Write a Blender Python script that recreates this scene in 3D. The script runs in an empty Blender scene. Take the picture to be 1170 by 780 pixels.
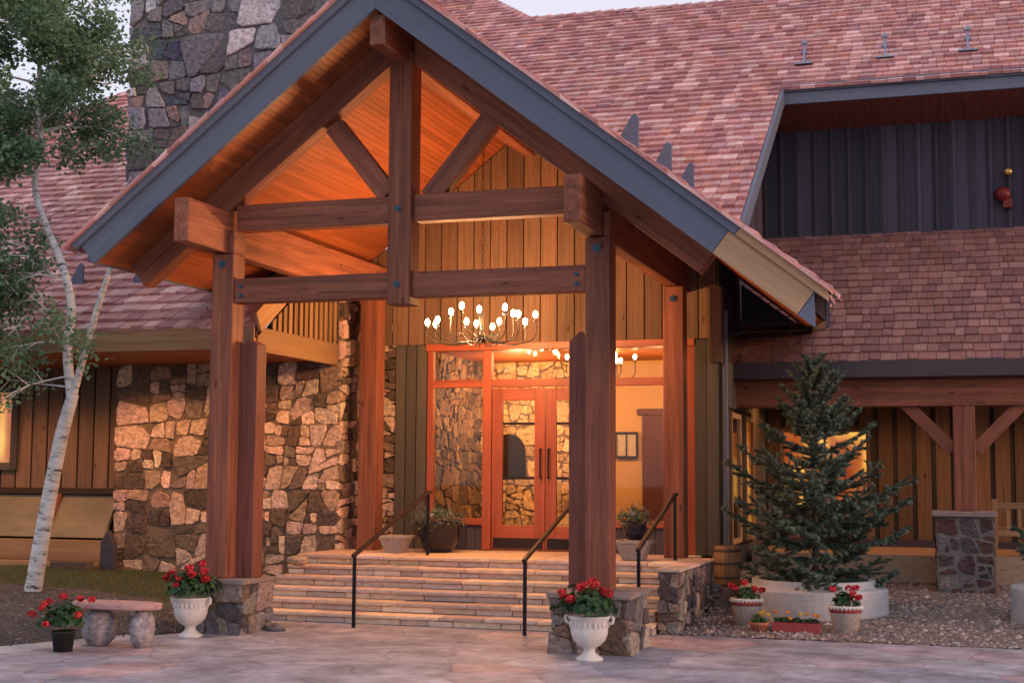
import bpy, bmesh, math, random
import numpy as np
from mathutils import Vector, Matrix
random.seed(7)
RD = math.radians
scn = bpy.context.scene
C = scn.collection

# ------------------------------------------------------------------ camera
cd = bpy.data.cameras.new('camera'); cam = bpy.data.objects.new('camera', cd); C.objects.link(cam)
cd.sensor_width = 36; cd.lens = 49.525; cd.clip_start = .1; cd.clip_end = 2000
RT = Vector((0.95233932, 0.30496979, 0.00657689)); UP = Vector((0.02243702, -0.09153457, 0.9955491)); FW = Vector((-0.30421441, 0.94795298, 0.09401458))
m = Matrix.Identity(4)
for i in range(3): m[i][0] = RT[i]; m[i][1] = UP[i]; m[i][2] = -FW[i]
m[2][3] = 1.95
cam.matrix_world = m
scn.camera = cam

# ------------------------------------------------------------------ world, sun, exposure
W = bpy.data.worlds.new('World'); scn.world = W; W.use_nodes = True
wn = W.node_tree; wn.nodes.clear()
SUN_EL, SUN_AZ = RD(7), RD(99)          # azimuth clockwise from +Y
sky = wn.nodes.new('ShaderNodeTexSky'); sky.sky_type = 'NISHITA'; sky.sun_disc = False
sky.sun_elevation = SUN_EL; sky.sun_rotation = SUN_AZ; sky.air_density = 1.0; sky.dust_density = 2.0; sky.ozone_density = 2.5; sky.altitude = 2500
hsv = wn.nodes.new('ShaderNodeMix'); hsv.data_type = 'RGBA'; hsv.blend_type = 'MIX'; hsv.inputs[0].default_value = .7
hsv.inputs[7].default_value = (6.3, 5.9, 6.5, 1)
bg = wn.nodes.new('ShaderNodeBackground'); bg.inputs[1].default_value = .12
wo = wn.nodes.new('ShaderNodeOutputWorld')
wn.links.new(sky.outputs[0], hsv.inputs[6]); wn.links.new(hsv.outputs[2], bg.inputs[0]); wn.links.new(bg.outputs[0], wo.inputs[0])
sl = bpy.data.lights.new('sun', 'SUN'); so = bpy.data.objects.new('sun', sl); C.objects.link(so)
sl.energy = 1.0; sl.angle = RD(10); sl.color = (1.0, .5, .26)
sd = Vector((math.sin(SUN_AZ) * math.cos(SUN_EL), math.cos(SUN_AZ) * math.cos(SUN_EL), math.sin(SUN_EL)))
so.rotation_euler = sd.to_track_quat('Z', 'Y').to_euler(); so.location = (0, 0, 30)
vs = scn.view_settings; vs.view_transform = 'Standard'; vs.look = 'None'; vs.gamma = 1; vs.use_curve_mapping = False
vs.exposure = 0.6
scn.cycles.max_bounces = 8; scn.cycles.transparent_max_bounces = 12; scn.cycles.use_denoising = True
scn.cycles.sample_clamp_indirect = 6

# ------------------------------------------------------------------ tagging
def tag(o, label=None, cat=None, group=None, kind=None):
    if label: o['label'] = label
    if cat: o['category'] = cat
    if group: o['group'] = group
    if kind: o['kind'] = kind
    return o
def empty(name, loc, label, cat, group=None):
    o = bpy.data.objects.new(name, None); C.objects.link(o); o.location = loc; o.empty_display_size = .2
    return tag(o, label, cat, group)

# ------------------------------------------------------------------ mesh builder
def frame(d, up):
    d = d.normalized(); s = d.cross(up)
    if s.length < 1e-5: s = d.cross(Vector((1, 0, 0)))
    s.normalize(); return s, s.cross(d).normalized()
class MB:
    def __init__(s): s.v = []; s.f = []; s.gc = []; s.rn = []; s.col = []
    def add(s, vs, fs, gc=None, rn=None, col=(1, 1, 1)):
        b = len(s.v); n = len(vs)
        s.v.extend([tuple(x) for x in vs]); s.f.extend([tuple(i + b for i in f) for f in fs])
        s.gc.extend(gc if gc else [tuple(x) for x in vs]); s.rn.extend([random.random() if rn is None else rn] * n)
        s.col.extend([tuple(col)[:3]] * n)
        return s
    def beam(s, p, q, w, h, up=(0, 0, 1), rn=None, col=(1, 1, 1), c0=0, c1=0):
        """oriented box; w across, h along up; c0/c1 slide the top edge of each end along the length"""
        p = Vector(p); q = Vector(q); d = q - p; L = d.length; dn = d.normalized(); sx, u = frame(d, Vector(up))
        vs = []; gc = []; o = (random.random() * 30, random.random() * 30, random.random() * 30)
        for t, e, cc in ((0, p, c0), (1, q, c1)):
            for a, b in ((-1, -1), (1, -1), (1, 1), (-1, 1)):
                vs.append(e + sx * (a * w / 2) + u * (b * h / 2) + dn * (cc * (b + 1) / 2)); gc.append((t * L + o[0], a * w / 2 + o[1], b * h / 2 + o[2]))
        return s.add(vs, [(0, 1, 2, 3), (7, 6, 5, 4), (0, 4, 5, 1), (1, 5, 6, 2), (2, 6, 7, 3), (3, 7, 4, 0)], gc, rn, col)
    def box(s, x0, x1, y0, y1, z0, z1, rn=None, col=(1, 1, 1), ax=None):
        d = (x1 - x0, y1 - y0, z1 - z0)
        if ax is None: ax = d.index(max(d))
        cx, cy, cz = (x0 + x1) / 2, (y0 + y1) / 2, (z0 + z1) / 2
        if ax == 0: return s.beam((x0, cy, cz), (x1, cy, cz), d[1], d[2], (0, 0, 1), rn, col)
        if ax == 1: return s.beam((cx, y0, cz), (cx, y1, cz), d[0], d[2], (0, 0, 1), rn, col)
        return s.beam((cx, cy, z0), (cx, cy, z1), d[0], d[1], (0, 1, 0), rn, col)
    def prism(s, pts, ext, rn=None, col=(1, 1, 1)):
        pts = [Vector(p) for p in pts]; ext = Vector(ext); n = len(pts)
        vs = pts + [p + ext for p in pts]
        d = (pts[1] - pts[0]); o = Vector((random.random() * 30, random.random() * 30, 0)); dn = d.normalized(); en = ext.normalized(); cn = dn.cross(en)
        gc = [tuple(Vector((p.dot(dn), p.dot(cn), p.dot(en))) + o) for p in vs]
        return s.add(vs, [tuple(range(n))[::-1], tuple(range(n, 2 * n))] + [(i, (i + 1) % n, n + (i + 1) % n, n + i) for i in range(n)], gc, rn, col)
    def tube(s, path, rad, n=8, rn=None, col=(1, 1, 1), cap=True):
        path = [Vector(p) for p in path]
        if not hasattr(rad, '__len__'): rad = [rad] * len(path)
        vs = []; fs = []; gc = []; L = 0; ref = None
        for i, p in enumerate(path):
            d = (path[min(i + 1, len(path) - 1)] - path[max(i - 1, 0)]).normalized()
            if ref is None: ref = frame(d, Vector((0.3, 0.2, 1)))[0]
            a = (ref - d * ref.dot(d)).normalized(); ref = a; b = d.cross(a)
            if i: L += (p - path[i - 1]).length
            for k in range(n):
                t = 2 * math.pi * k / n
                vs.append(p + (a * math.cos(t) + b * math.sin(t)) * rad[i]); gc.append((L, math.cos(t) * rad[i], math.sin(t) * rad[i]))
        for i in range(len(path) - 1):
            for k in range(n): fs.append((i * n + k, i * n + (k + 1) % n, (i + 1) * n + (k + 1) % n, (i + 1) * n + k))
        if cap: fs += [tuple(range(n))[::-1], tuple((len(path) - 1) * n + k for k in range(n))]
        return s.add(vs, fs, gc, rn, col)
    def lathe(s, c, prof, n=24, rn=None, col=(1, 1, 1), sq=None):
        vs = []; fs = []; c = Vector(c)
        for r, z in prof:
            for k in range(n):
                t = 2 * math.pi * (k + (.5 if sq else 0)) / n
                vs.append(c + Vector((r * math.cos(t), r * math.sin(t), z)))
        for i in range(len(prof) - 1):
            for k in range(n): fs.append((i * n + k, i * n + (k + 1) % n, (i + 1) * n + (k + 1) % n, (i + 1) * n + k))
        fs += [tuple(range(n))[::-1], tuple((len(prof) - 1) * n + k for k in range(n))]
        return s.add(vs, fs, None, rn, col)
    def ball(s, c, r, nu=8, nv=6, sc=(1, 1, 1), rn=None, col=(1, 1, 1), jit=0):
        prof = []; vs = []; fs = []; c = Vector(c)
        for i in range(nv + 1):
            ph = math.pi * i / nv
            for k in range(nu):
                t = 2 * math.pi * k / nu; j = 1 + random.uniform(-jit, jit)
                vs.append(c + Vector((math.sin(ph) * math.cos(t) * sc[0], math.sin(ph) * math.sin(t) * sc[1], -math.cos(ph) * sc[2])) * r * j)
        for i in range(nv):
            for k in range(nu): fs.append((i * nu + k, i * nu + (k + 1) % nu, (i + 1) * nu + (k + 1) % nu, (i + 1) * nu + k))
        return s.add(vs, fs, None, rn, col)
    def build(s, name, mat, parent=None, bevel=0, smooth=False, label=None):
        me = bpy.data.meshes.new(name)
        o3 = Vector(parent.location) if parent is not None and parent.parent is None else Vector((0, 0, 0))
        if parent is not None and parent.parent is not None: o3 = Vector(parent.parent.location)
        if parent is not None and parent.type == 'MESH' and parent.parent is None: o3 = Vector((0, 0, 0))
        va = np.array(s.v, dtype=float) - np.array(o3)
        me.from_pydata(va.tolist(), [], s.f)
        at = me.attributes.new('gc', 'FLOAT_VECTOR', 'POINT'); at.data.foreach_set('vector', np.array(s.gc, dtype=np.float32).ravel())
        at = me.attributes.new('rnd', 'FLOAT', 'POINT'); at.data.foreach_set('value', np.array(s.rn, dtype=np.float32))
        cc = np.ones((len(s.v), 4), dtype=np.float32); cc[:, :3] = np.array(s.col, dtype=np.float32)
        at = me.attributes.new('col', 'FLOAT_COLOR', 'POINT'); at.data.foreach_set('color', cc.ravel())
        me.materials.append(mat); me.validate()
        if smooth: me.polygons.foreach_set('use_smooth', [True] * len(me.polygons))
        o = bpy.data.objects.new(name, me); C.objects.link(o)
        if parent is not None: o.parent = parent
        if bevel:
            md = o.modifiers.new('b', 'BEVEL'); md.width = bevel; md.segments = 2; md.limit_method = 'ANGLE'; md.angle_limit = RD(40)
        if label: o['label'] = label
        return o

# ------------------------------------------------------------------ materials
def newmat(name):
    mt = bpy.data.materials.new(name); mt.use_nodes = True; nt = mt.node_tree
    return mt, nt, nt.nodes['Principled BSDF']
def N(nt, t, **k):
    n = nt.nodes.new(t)
    for a, b in k.items(): setattr(n, a, b)
    return n
def mathn(nt, op, a, b=None, c=None):
    n = N(nt, 'ShaderNodeMath', operation=op)
    for i, x in enumerate((a, b, c)):
        if x is None: continue
        if hasattr(x, 'is_linked'): nt.links.new(x, n.inputs[i])
        else: n.inputs[i].default_value = x
    return n.outputs[0]
def surf(name, base, rough=.7, attr='gc', scale=(2, 30, 30), var=.35, rvar=.25, bump=.25, bdist=.01, spec=.3, usecol=False, hue=None, metal=0, blot=0, detail=6, coat=0, knots=False, mottle=0):
    """base colour x noise along attribute coordinates x per-piece random"""
    mt, nt, P = newmat(name); L = nt.links
    if attr == 'obj': co = N(nt, 'ShaderNodeTexCoord').outputs['Object']
    else: co = N(nt, 'ShaderNodeAttribute', attribute_name=attr).outputs['Vector']
    mp = N(nt, 'ShaderNodeMapping'); mp.inputs['Scale'].default_value = scale; L.new(co, mp.inputs[0])
    no = N(nt, 'ShaderNodeTexNoise'); no.inputs['Scale'].default_value = 1; no.inputs['Detail'].default_value = detail; no.inputs['Roughness'].default_value = .65; L.new(mp.outputs[0], no.inputs[0])
    f = mathn(nt, 'MULTIPLY_ADD', mathn(nt, 'SUBTRACT', no.outputs[0], .5), var * 4, 1.0)
    ra = N(nt, 'ShaderNodeAttribute', attribute_name='rnd')
    f2 = mathn(nt, 'MULTIPLY_ADD', mathn(nt, 'SUBTRACT', ra.outputs['Fac'], .5), rvar * 2, 1.0)
    f = mathn(nt, 'MULTIPLY', f, f2)
    if blot:
        n2 = N(nt, 'ShaderNodeTexNoise'); n2.inputs['Scale'].default_value = 1.3; n2.inputs['Detail'].default_value = 4
        L.new(N(nt, 'ShaderNodeTexCoord').outputs['Object'], n2.inputs[0])
        f = mathn(nt, 'MULTIPLY', f, mathn(nt, 'MULTIPLY_ADD', mathn(nt, 'SUBTRACT', n2.outputs[0], .5), blot * 4, 1.0))
    if mottle:
        n5 = N(nt, 'ShaderNodeTexNoise'); n5.inputs['Scale'].default_value = 45; n5.inputs['Detail'].default_value = 3; L.new(co, n5.inputs[0])
        f = mathn(nt, 'MULTIPLY', f, mathn(nt, 'MULTIPLY_ADD', mathn(nt, 'SUBTRACT', n5.outputs[0], .5), mottle * 4, 1.0))
    if knots:
        mk = N(nt, 'ShaderNodeMapping'); mk.inputs['Scale'].default_value = (1.7, 5.5, 5.5); L.new(co, mk.inputs[0])
        vk = N(nt, 'ShaderNodeTexVoronoi'); vk.inputs['Scale'].default_value = 1; L.new(mk.outputs[0], vk.inputs[0])
        kr = N(nt, 'ShaderNodeMapRange'); kr.inputs['From Min'].default_value = .05; kr.inputs['From Max'].default_value = .13; kr.inputs['To Min'].default_value = .35; L.new(vk.outputs['Distance'], kr.inputs[0])
        mc = N(nt, 'ShaderNodeMapping'); mc.inputs['Scale'].default_value = (.8, 34, 34); L.new(co, mc.inputs[0])
        nc = N(nt, 'ShaderNodeTexNoise'); nc.inputs['Scale'].default_value = 1; nc.inputs['Detail'].default_value = 2; L.new(mc.outputs[0], nc.inputs[0])
        ck = N(nt, 'ShaderNodeMapRange'); ck.inputs['From Min'].default_value = .27; ck.inputs['From Max'].default_value = .31; ck.inputs['To Min'].default_value = .3; L.new(nc.outputs[0], ck.inputs[0])
        f = mathn(nt, 'MULTIPLY', f, mathn(nt, 'MULTIPLY', kr.outputs[0], ck.outputs[0]))
    f = mathn(nt, 'MAXIMUM', f, .12)
    if hue:
        mx = N(nt, 'ShaderNodeMix', data_type='RGBA'); n3 = N(nt, 'ShaderNodeTexNoise'); n3.inputs['Scale'].default_value = 1
        mp3 = N(nt, 'ShaderNodeMapping'); mp3.inputs['Scale'].default_value = tuple(x * .4 for x in scale); L.new(co, mp3.inputs[0]); L.new(mp3.outputs[0], n3.inputs[0])
        L.new(mathn(nt, 'MULTIPLY_ADD', n3.outputs[0], 3, -1.1), mx.inputs[0]); mx.clamp_factor = True
        mx.inputs[6].default_value = (*base, 1); mx.inputs[7].default_value = (*hue, 1); src = mx.outputs[2]
    else:
        rg = N(nt, 'ShaderNodeRGB'); rg.outputs[0].default_value = (*base, 1); src = rg.outputs[0]
    if usecol:
        ca = N(nt, 'ShaderNodeAttribute', attribute_name='col'); m2 = N(nt, 'ShaderNodeVectorMath', operation='MULTIPLY')
        L.new(src, m2.inputs[0]); L.new(ca.outputs['Color'], m2.inputs[1]); src = m2.outputs[0]
    vm = N(nt, 'ShaderNodeVectorMath', operation='SCALE'); L.new(src, vm.inputs[0]); L.new(f, vm.inputs['Scale'])
    L.new(vm.outputs[0], P.inputs['Base Color'])
    P.inputs['Roughness'].default_value = rough; P.inputs['Specular IOR Level'].default_value = spec; P.inputs['Metallic'].default_value = metal
    if coat: P.inputs['Coat Weight'].default_value = coat; P.inputs['Coat Roughness'].default_value = .15
    if bump:
        b = N(nt, 'ShaderNodeBump'); b.inputs['Strength'].default_value = bump; b.inputs['Distance'].default_value = bdist
        L.new(no.outputs[0], b.inputs['Height']); L.new(b.outputs[0], P.inputs['Normal'])
    return mt
def emit(name, col, st):
    mt, nt, P = newmat(name); P.inputs['Base Color'].default_value = (*col, 1)
    P.inputs['Emission Color'].default_value = (*col, 1); P.inputs['Emission Strength'].default_value = st; return mt
G = (1.6, 26, 26)
M = {}
M['timber'] = surf('timber', (.255, .09, .049), .66, scale=(1.1, 26, 26), var=.42, rvar=.15, bump=.6, hue=(.165, .056, .036), blot=.16, knots=True, mottle=.12)
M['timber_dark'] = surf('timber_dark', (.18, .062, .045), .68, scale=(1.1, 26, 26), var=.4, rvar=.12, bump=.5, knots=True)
M['cedar_tan'] = surf('cedar_tan', (.36, .215, .11), .7, scale=(.9, 18, 18), var=.22, rvar=.22, bump=.25, hue=(.27, .15, .075))
M['siding'] = surf('siding', (.185, .104, .066), .75, scale=(.9, 22, 22), var=.36, rvar=.3, bump=.25, hue=(.15, .10, .06), knots=True, mottle=.08)
M['siding_dark'] = surf('siding_dark', (.06, .054, .078), .75, scale=(.7, 20, 20), var=.2, rvar=.3, bump=.25)
M['siding_olive'] = surf('siding_olive', (.09, .078, .065), .75, scale=(.7, 20, 20), var=.2, rvar=.3, bump=.25)
M['eave_dark'] = surf('eave_dark', (.06, .05, .062), .7, scale=(.6, 22, 22), var=.15, rvar=.1, bump=.2)
M['recess'] = surf('recess', (.045, .03, .02), .85, scale=G, var=.2, bump=0)
M['weathered'] = surf('weathered', (.42, .26, .15), .75, scale=(.6, 24, 24), var=.22, rvar=.1, bump=.3)  # plain tan tone for the right-hand rake section
M['mortar_pale'] = surf('mortar_pale', (.17, .16, .165), .95, attr='obj', scale=(25, 25, 25), var=.3, rvar=0, bump=.6, bdist=.01)
M['fascia'] = surf('fascia', (.125, .145, .2), .6, scale=(.6, 22, 22), var=.12, rvar=.08, bump=.2, blot=.06)
M['soffit'] = surf('soffit', (.3, .085, .03), .55, scale=(.8, 20, 20), var=.25, rvar=.16, bump=.2)
M['shake'] = surf('shake', (1, 1, 1), .8, scale=(3, 38, 38), var=.27, rvar=.0, bump=.6, bdist=.012, usecol=True, blot=.09)
M['deck_dark'] = surf('deck_dark', (.07, .04, .035), .9, scale=G, var=.2, bump=0)
M['stone'] = surf('stone', (1, 1, 1), .85, attr='obj', scale=(15, 15, 19), var=.7, rvar=.1, bump=.9, bdist=.02, usecol=True, detail=8)
M['mortar'] = surf('mortar', (.19, .135, .095), .95, attr='obj', scale=(25, 25, 25), var=.35, rvar=0, bump=.6, bdist=.01)
M['step'] = surf('step', (1, 1, 1), .8, attr='obj', scale=(9, 14, 30), var=.32, rvar=.1, bump=.6, bdist=.01, usecol=True, detail=8)
M['concrete'] = surf('concrete', (.46, .45, .46), .85, attr='obj', scale=(7, 7, 12), var=.18, rvar=0, bump=.35, blot=.15, detail=9)
M['urn'] = surf('urn', (.62, .59, .56), .7, attr='obj', scale=(9, 9, 5), var=.16, rvar=0, bump=.25, blot=.14, detail=9)
M['iron'] = surf('iron', (.02, .02, .023), .45, scale=(5, 5, 5), var=.15, rvar=0, bump=.05, metal=.6)
M['bolt'] = surf('bolt', (.05, .09, .13), .4, scale=(5, 5, 5), var=.15, rvar=0, bump=0, metal=.7)
M['door'] = surf('door', (.36, .085, .03), .42, scale=(.9, 20, 20), var=.22, rvar=.12, bump=.12, hue=(.27, .06, .022), spec=.5)
M['kick'] = surf('kick', (.02, .012, .01), .4, scale=G, var=.1, bump=0)
M['plaster'] = surf('plaster', (.55, .35, .15), .9, attr='obj', scale=(4, 4, 4), var=.06, rvar=0, bump=.1)
M['walnut'] = surf('walnut', (.1, .03, .018), .5, scale=(1, 20, 20), var=.25, rvar=.1, bump=.1)
M['terracotta'] = surf('terracotta', (.4, .15, .09), .8, attr='obj', scale=(15, 15, 15), var=.12, rvar=0, bump=.2)
M['redbox'] = surf('redbox', (.33, .06, .06), .7, attr='obj', scale=(6, 12, 12), var=.2, rvar=0, bump=.2)
M['blackpot'] = surf('blackpot', (.02, .022, .02), .5, attr='obj', scale=(6, 6, 6), var=.1, rvar=0, bump=.05)
M['glaze'] = surf('glaze', (.012, .012, .025), .22, attr='obj', scale=(6, 6, 6), var=.2, rvar=0, bump=.03, spec=.4, coat=.3)
M['potstone'] = surf('potstone', (.33, .28, .25), .85, attr='obj', scale=(25, 25, 25), var=.3, rvar=0, bump=.6)
M['soil'] = surf('soil', (.05, .032, .022), .95, attr='obj', scale=(20, 20, 20), var=.35, rvar=0, bump=1, bdist=.03)
M['bark'] = surf('bark', (.09, .065, .05), .9, scale=(6, 30, 30), var=.3, rvar=0, bump=.5)
M['copper'] = surf('copper', (.3, .33, .42), .35, scale=(6, 6, 6), var=.15, rvar=0, bump=0, metal=.5)
M['redmetal'] = surf('redmetal', (.16, .015, .015), .4, attr='obj', scale=(6, 6, 6), var=.1, rvar=0, bump=0)
M['brass'] = surf('brass', (.5, .33, .12), .35, attr='obj', scale=(6, 6, 6), var=.1, rvar=0, bump=0, metal=.8)
M['barrel'] = surf('barrel', (.3, .17, .085), .75, scale=(2, 20, 20), var=.25, rvar=.2, bump=.3)
M['pebble'] = surf('pebble', (1, 1, 1), .85, attr='obj', scale=(40, 40, 40), var=.2, rvar=.3, bump=.3, usecol=True)
M['panel'] = surf('panel', (.2, .17, .115), .7, attr='obj', scale=(2, 6, 6), var=.2, rvar=0, bump=.2, blot=.15)
M['carpet'] = surf('carpet', (.12, .06, .04), .9, attr='obj', scale=(10, 10, 10), var=.2, rvar=0, bump=0)
M['paper'] = surf('paper', (.5, .45, .38), .6, attr='obj', scale=(10, 10, 10), var=.2, rvar=0, bump=0)
def leafmat(name, c1, c2, rough=.5, trans=.25):
    mt, nt, P = newmat(name); L = nt.links
    ra = N(nt, 'ShaderNodeAttribute', attribute_name='rnd'); mx = N(nt, 'ShaderNodeMix', data_type='RGBA'); L.new(ra.outputs['Fac'], mx.inputs[0])
    mx.inputs[6].default_value = (*c1, 1); mx.inputs[7].default_value = (*c2, 1); L.new(mx.outputs[2], P.inputs['Base Color'])
    P.inputs['Roughness'].default_value = rough; P.inputs['Specular IOR Level'].default_value = .3
    if trans:
        tr = N(nt, 'ShaderNodeBsdfTranslucent'); L.new(mx.outputs[2], tr.inputs[0]); ms = N(nt, 'ShaderNodeMixShader'); ms.inputs[0].default_value = trans
        L.new(P.outputs[0], ms.inputs[1]); L.new(tr.outputs[0], ms.inputs[2]); L.new(ms.outputs[0], nt.nodes['Material Output'].inputs[0])
    return mt
M['aspen_leaf'] = leafmat('aspen_leaf', (.10, .19, .12), (.24, .37, .20), trans=.4)
M['needle'] = leafmat('needle', (.05, .085, .065), (.17, .22, .16), .55, 0)
M['ger_leaf'] = leafmat('ger_leaf', (.025, .065, .03), (.06, .13, .05))
M['sage_leaf'] = leafmat('sage_leaf', (.07, .12, .09), (.2, .27, .22))
M['red_petal'] = leafmat('red_petal', (.33, .008, .015), (.8, .06, .075), .5, .15)
M['orange_petal'] = leafmat('orange_petal', (.75, .25, .03), (.85, .42, .06), .5, .15)
M['yellow_petal'] = leafmat('yellow_petal', (.75, .5, .03), (.85, .6, .1), .5, .15)
M['white_petal'] = leafmat('white_petal', (.7, .7, .66), (.8, .75, .75), .5, .15)
M['grass'] = leafmat('grass', (.05, .07, .03), (.11, .13, .055), .6, .1)
# aspen bark: white with dark scars
mt, nt, P = newmat('aspen_bark'); L = nt.links
g = N(nt, 'ShaderNodeAttribute', attribute_name='gc'); mp = N(nt, 'ShaderNodeMapping'); mp.inputs['Scale'].default_value = (11, 3, 3); L.new(g.outputs['Vector'], mp.inputs[0])
no = N(nt, 'ShaderNodeTexNoise'); no.inputs['Scale'].default_value = 1.4; no.inputs['Detail'].default_value = 7; no.inputs['Roughness'].default_value = .7; L.new(mp.outputs[0], no.inputs[0])
cr = N(nt, 'ShaderNodeValToRGB'); L.new(no.outputs[0], cr.inputs[0]); e = cr.color_ramp.elements
e[0].position = .37; e[0].color = (.035, .03, .028, 1); e[1].position = .43; e[1].color = (.5, .48, .45, 1); x = cr.color_ramp.elements.new(.6); x.color = (.72, .7, .67, 1)
L.new(cr.outputs[0], P.inputs['Base Color']); P.inputs['Roughness'].default_value = .7
b = N(nt, 'ShaderNodeBump'); b.inputs['Strength'].default_value = .4; b.inputs['Distance'].default_value = .01; L.new(no.outputs[0], b.inputs['Height']); L.new(b.outputs[0], P.inputs['Normal'])
M['aspen_bark'] = mt
# glass
mt, nt, P = newmat('glass'); L = nt.links
tp = N(nt, 'ShaderNodeBsdfTransparent'); tp.inputs[0].default_value = (.88, .9, .88, 1); gl = N(nt, 'ShaderNodeBsdfGlossy'); gl.inputs['Roughness'].default_value = .02
fr = N(nt, 'ShaderNodeFresnel'); fr.inputs[0].default_value = 1.5; ms = N(nt, 'ShaderNodeMixShader')
L.new(mathn(nt, 'MULTIPLY_ADD', fr.outputs[0], .55, .0), ms.inputs[0]); L.new(tp.outputs[0], ms.inputs[1]); L.new(gl.outputs[0], ms.inputs[2]); L.new(ms.outputs[0], nt.nodes['Material Output'].inputs[0])
M['glass'] = mt
M['bulb'] = emit('bulb', (1, .62, .25), 90)
M['bulb_in'] = emit('bulb_in', (1, .68, .32), 25)
M['lens'] = emit('lens', (1, .6, .3), .8)
mt, nt, P = newmat('litwin'); L = nt.links
oc = N(nt, 'ShaderNodeTexCoord').outputs['Object']; mp = N(nt, 'ShaderNodeMapping'); mp.inputs['Scale'].default_value = (2.2, 2.2, 1.2); L.new(oc, mp.inputs[0])
no = N(nt, 'ShaderNodeTexNoise'); no.inputs['Scale'].default_value = .9; no.inputs['Detail'].default_value = 1; L.new(mp.outputs[0], no.inputs[0])
cr = N(nt, 'ShaderNodeValToRGB'); L.new(no.outputs[0], cr.inputs[0]); e = cr.color_ramp.elements
e[0].position = .25; e[0].color = (.3, .03, .008, 1); e[1].position = .66; e[1].color = (1.3, .62, .12, 1); x = cr.color_ramp.elements.new(.52); x.color = (.6, .14, .025, 1)
P.inputs['Base Color'].default_value = (.05, .02, .01, 1); L.new(cr.outputs[0], P.inputs['Emission Color']); P.inputs['Emission Strength'].default_value = .75
M['litwin'] = mt
# paving: irregular flagstones
mt, nt, P = newmat('flagstone'); L = nt.links
oc = N(nt, 'ShaderNodeTexCoord').outputs['Object']
nw = N(nt, 'ShaderNodeTexNoise'); nw.inputs['Scale'].default_value = 1.1; nw.inputs['Detail'].default_value = 3; L.new(oc, nw.inputs[0])
wv = N(nt, 'ShaderNodeVectorMath', operation='MULTIPLY_ADD'); L.new(nw.outputs['Color'], wv.inputs[0]); wv.inputs[1].default_value = (.7, .7, 0); L.new(oc, wv.inputs[2])
vo = N(nt, 'ShaderNodeTexVoronoi'); vo.inputs['Scale'].default_value = 1.15; L.new(wv.outputs[0], vo.inputs[0])
ve = N(nt, 'ShaderNodeTexVoronoi', feature='DISTANCE_TO_EDGE'); ve.inputs['Scale'].default_value = 1.15; L.new(wv.outputs[0], ve.inputs[0])
sp = N(nt, 'ShaderNodeSeparateColor'); L.new(vo.outputs['Color'], sp.inputs[0])
cr = N(nt, 'ShaderNodeValToRGB'); L.new(sp.outputs[0], cr.inputs[0]); cr.color_ramp.interpolation = 'LINEAR'; e = cr.color_ramp.elements
e[0].position = 0; e[0].color = (.41, .29, .31, 1); e[1].position = 1; e[1].color = (.36, .34, .38, 1)
for p_, c_ in ((.2, (.34, .32, .37)), (.45, (.29, .29, .35)), (.6, (.42, .39, .43)), (.8, (.34, .32, .37))):
    x = cr.color_ramp.elements.new(p_); x.color = (*c_, 1)
ns = N(nt, 'ShaderNodeTexNoise'); ns.inputs['Scale'].default_value = 5; ns.inputs['Detail'].default_value = 9; ns.inputs['Roughness'].default_value = .7; L.new(oc, ns.inputs[0])
nb = N(nt, 'ShaderNodeTexNoise'); nb.inputs['Scale'].default_value = 1.6; nb.inputs['Detail'].default_value = 4; L.new(oc, nb.inputs[0])
f = mathn(nt, 'MULTIPLY', mathn(nt, 'MULTIPLY_ADD', ns.outputs[0], 1.5, .22), mathn(nt, 'MULTIPLY_ADD', nb.outputs[0], 1.8, .12))
jt = N(nt, 'ShaderNodeMapRange'); jt.inputs['From Max'].default_value = .035; L.new(ve.outputs['Distance'], jt.inputs[0])
f = mathn(nt, 'MULTIPLY', f, mathn(nt, 'MULTIPLY_ADD', jt.outputs[0], .22, .78))
vm = N(nt, 'ShaderNodeVectorMath', operation='SCALE'); L.new(cr.outputs[0], vm.inputs[0]); L.new(f, vm.inputs['Scale']); L.new(vm.outputs[0], P.inputs['Base Color'])
P.inputs['Roughness'].default_value = .6; P.inputs['Specular IOR Level'].default_value = .35
h = mathn(nt, 'ADD', mathn(nt, 'MULTIPLY', jt.outputs[0], .6), mathn(nt, 'MULTIPLY', ns.outputs[0], .5))
b = N(nt, 'ShaderNodeBump'); b.inputs['Strength'].default_value = .7; b.inputs['Distance'].default_value = .02; L.new(h, b.inputs['Height']); L.new(b.outputs[0], P.inputs['Normal'])
M['flagstone'] = mt
def groundmat(name, c1, c2, sc, bd=.04):
    mt, nt, P = newmat(name); L = nt.links; oc = N(nt, 'ShaderNodeTexCoord').outputs['Object']
    n = N(nt, 'ShaderNodeTexVoronoi'); n.inputs['Scale'].default_value = sc; L.new(oc, n.inputs[0])
    n2 = N(nt, 'ShaderNodeTexNoise'); n2.inputs['Scale'].default_value = 2; n2.inputs['Detail'].default_value = 8; L.new(oc, n2.inputs[0])
    s_ = N(nt, 'ShaderNodeSeparateColor'); L.new(n.outputs['Color'], s_.inputs[0]); mx = N(nt, 'ShaderNodeMix', data_type='RGBA')
    L.new(mathn(nt, 'MULTIPLY', s_.outputs[0], mathn(nt, 'MULTIPLY', n2.outputs[0], 1.8)), mx.inputs[0]); mx.inputs[6].default_value = (*c1, 1); mx.inputs[7].default_value = (*c2, 1)
    L.new(mx.outputs[2], P.inputs['Base Color']); P.inputs['Roughness'].default_value = .95
    b = N(nt, 'ShaderNodeBump'); b.inputs['Strength'].default_value = .9; b.inputs['Distance'].default_value = bd; L.new(n.outputs['Distance'], b.inputs['Height']); L.new(b.outputs[0], P.inputs['Normal'])
    return mt
M['gravel'] = groundmat('gravel', (.09, .075, .07), (.3, .24, .22), 22)
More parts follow.
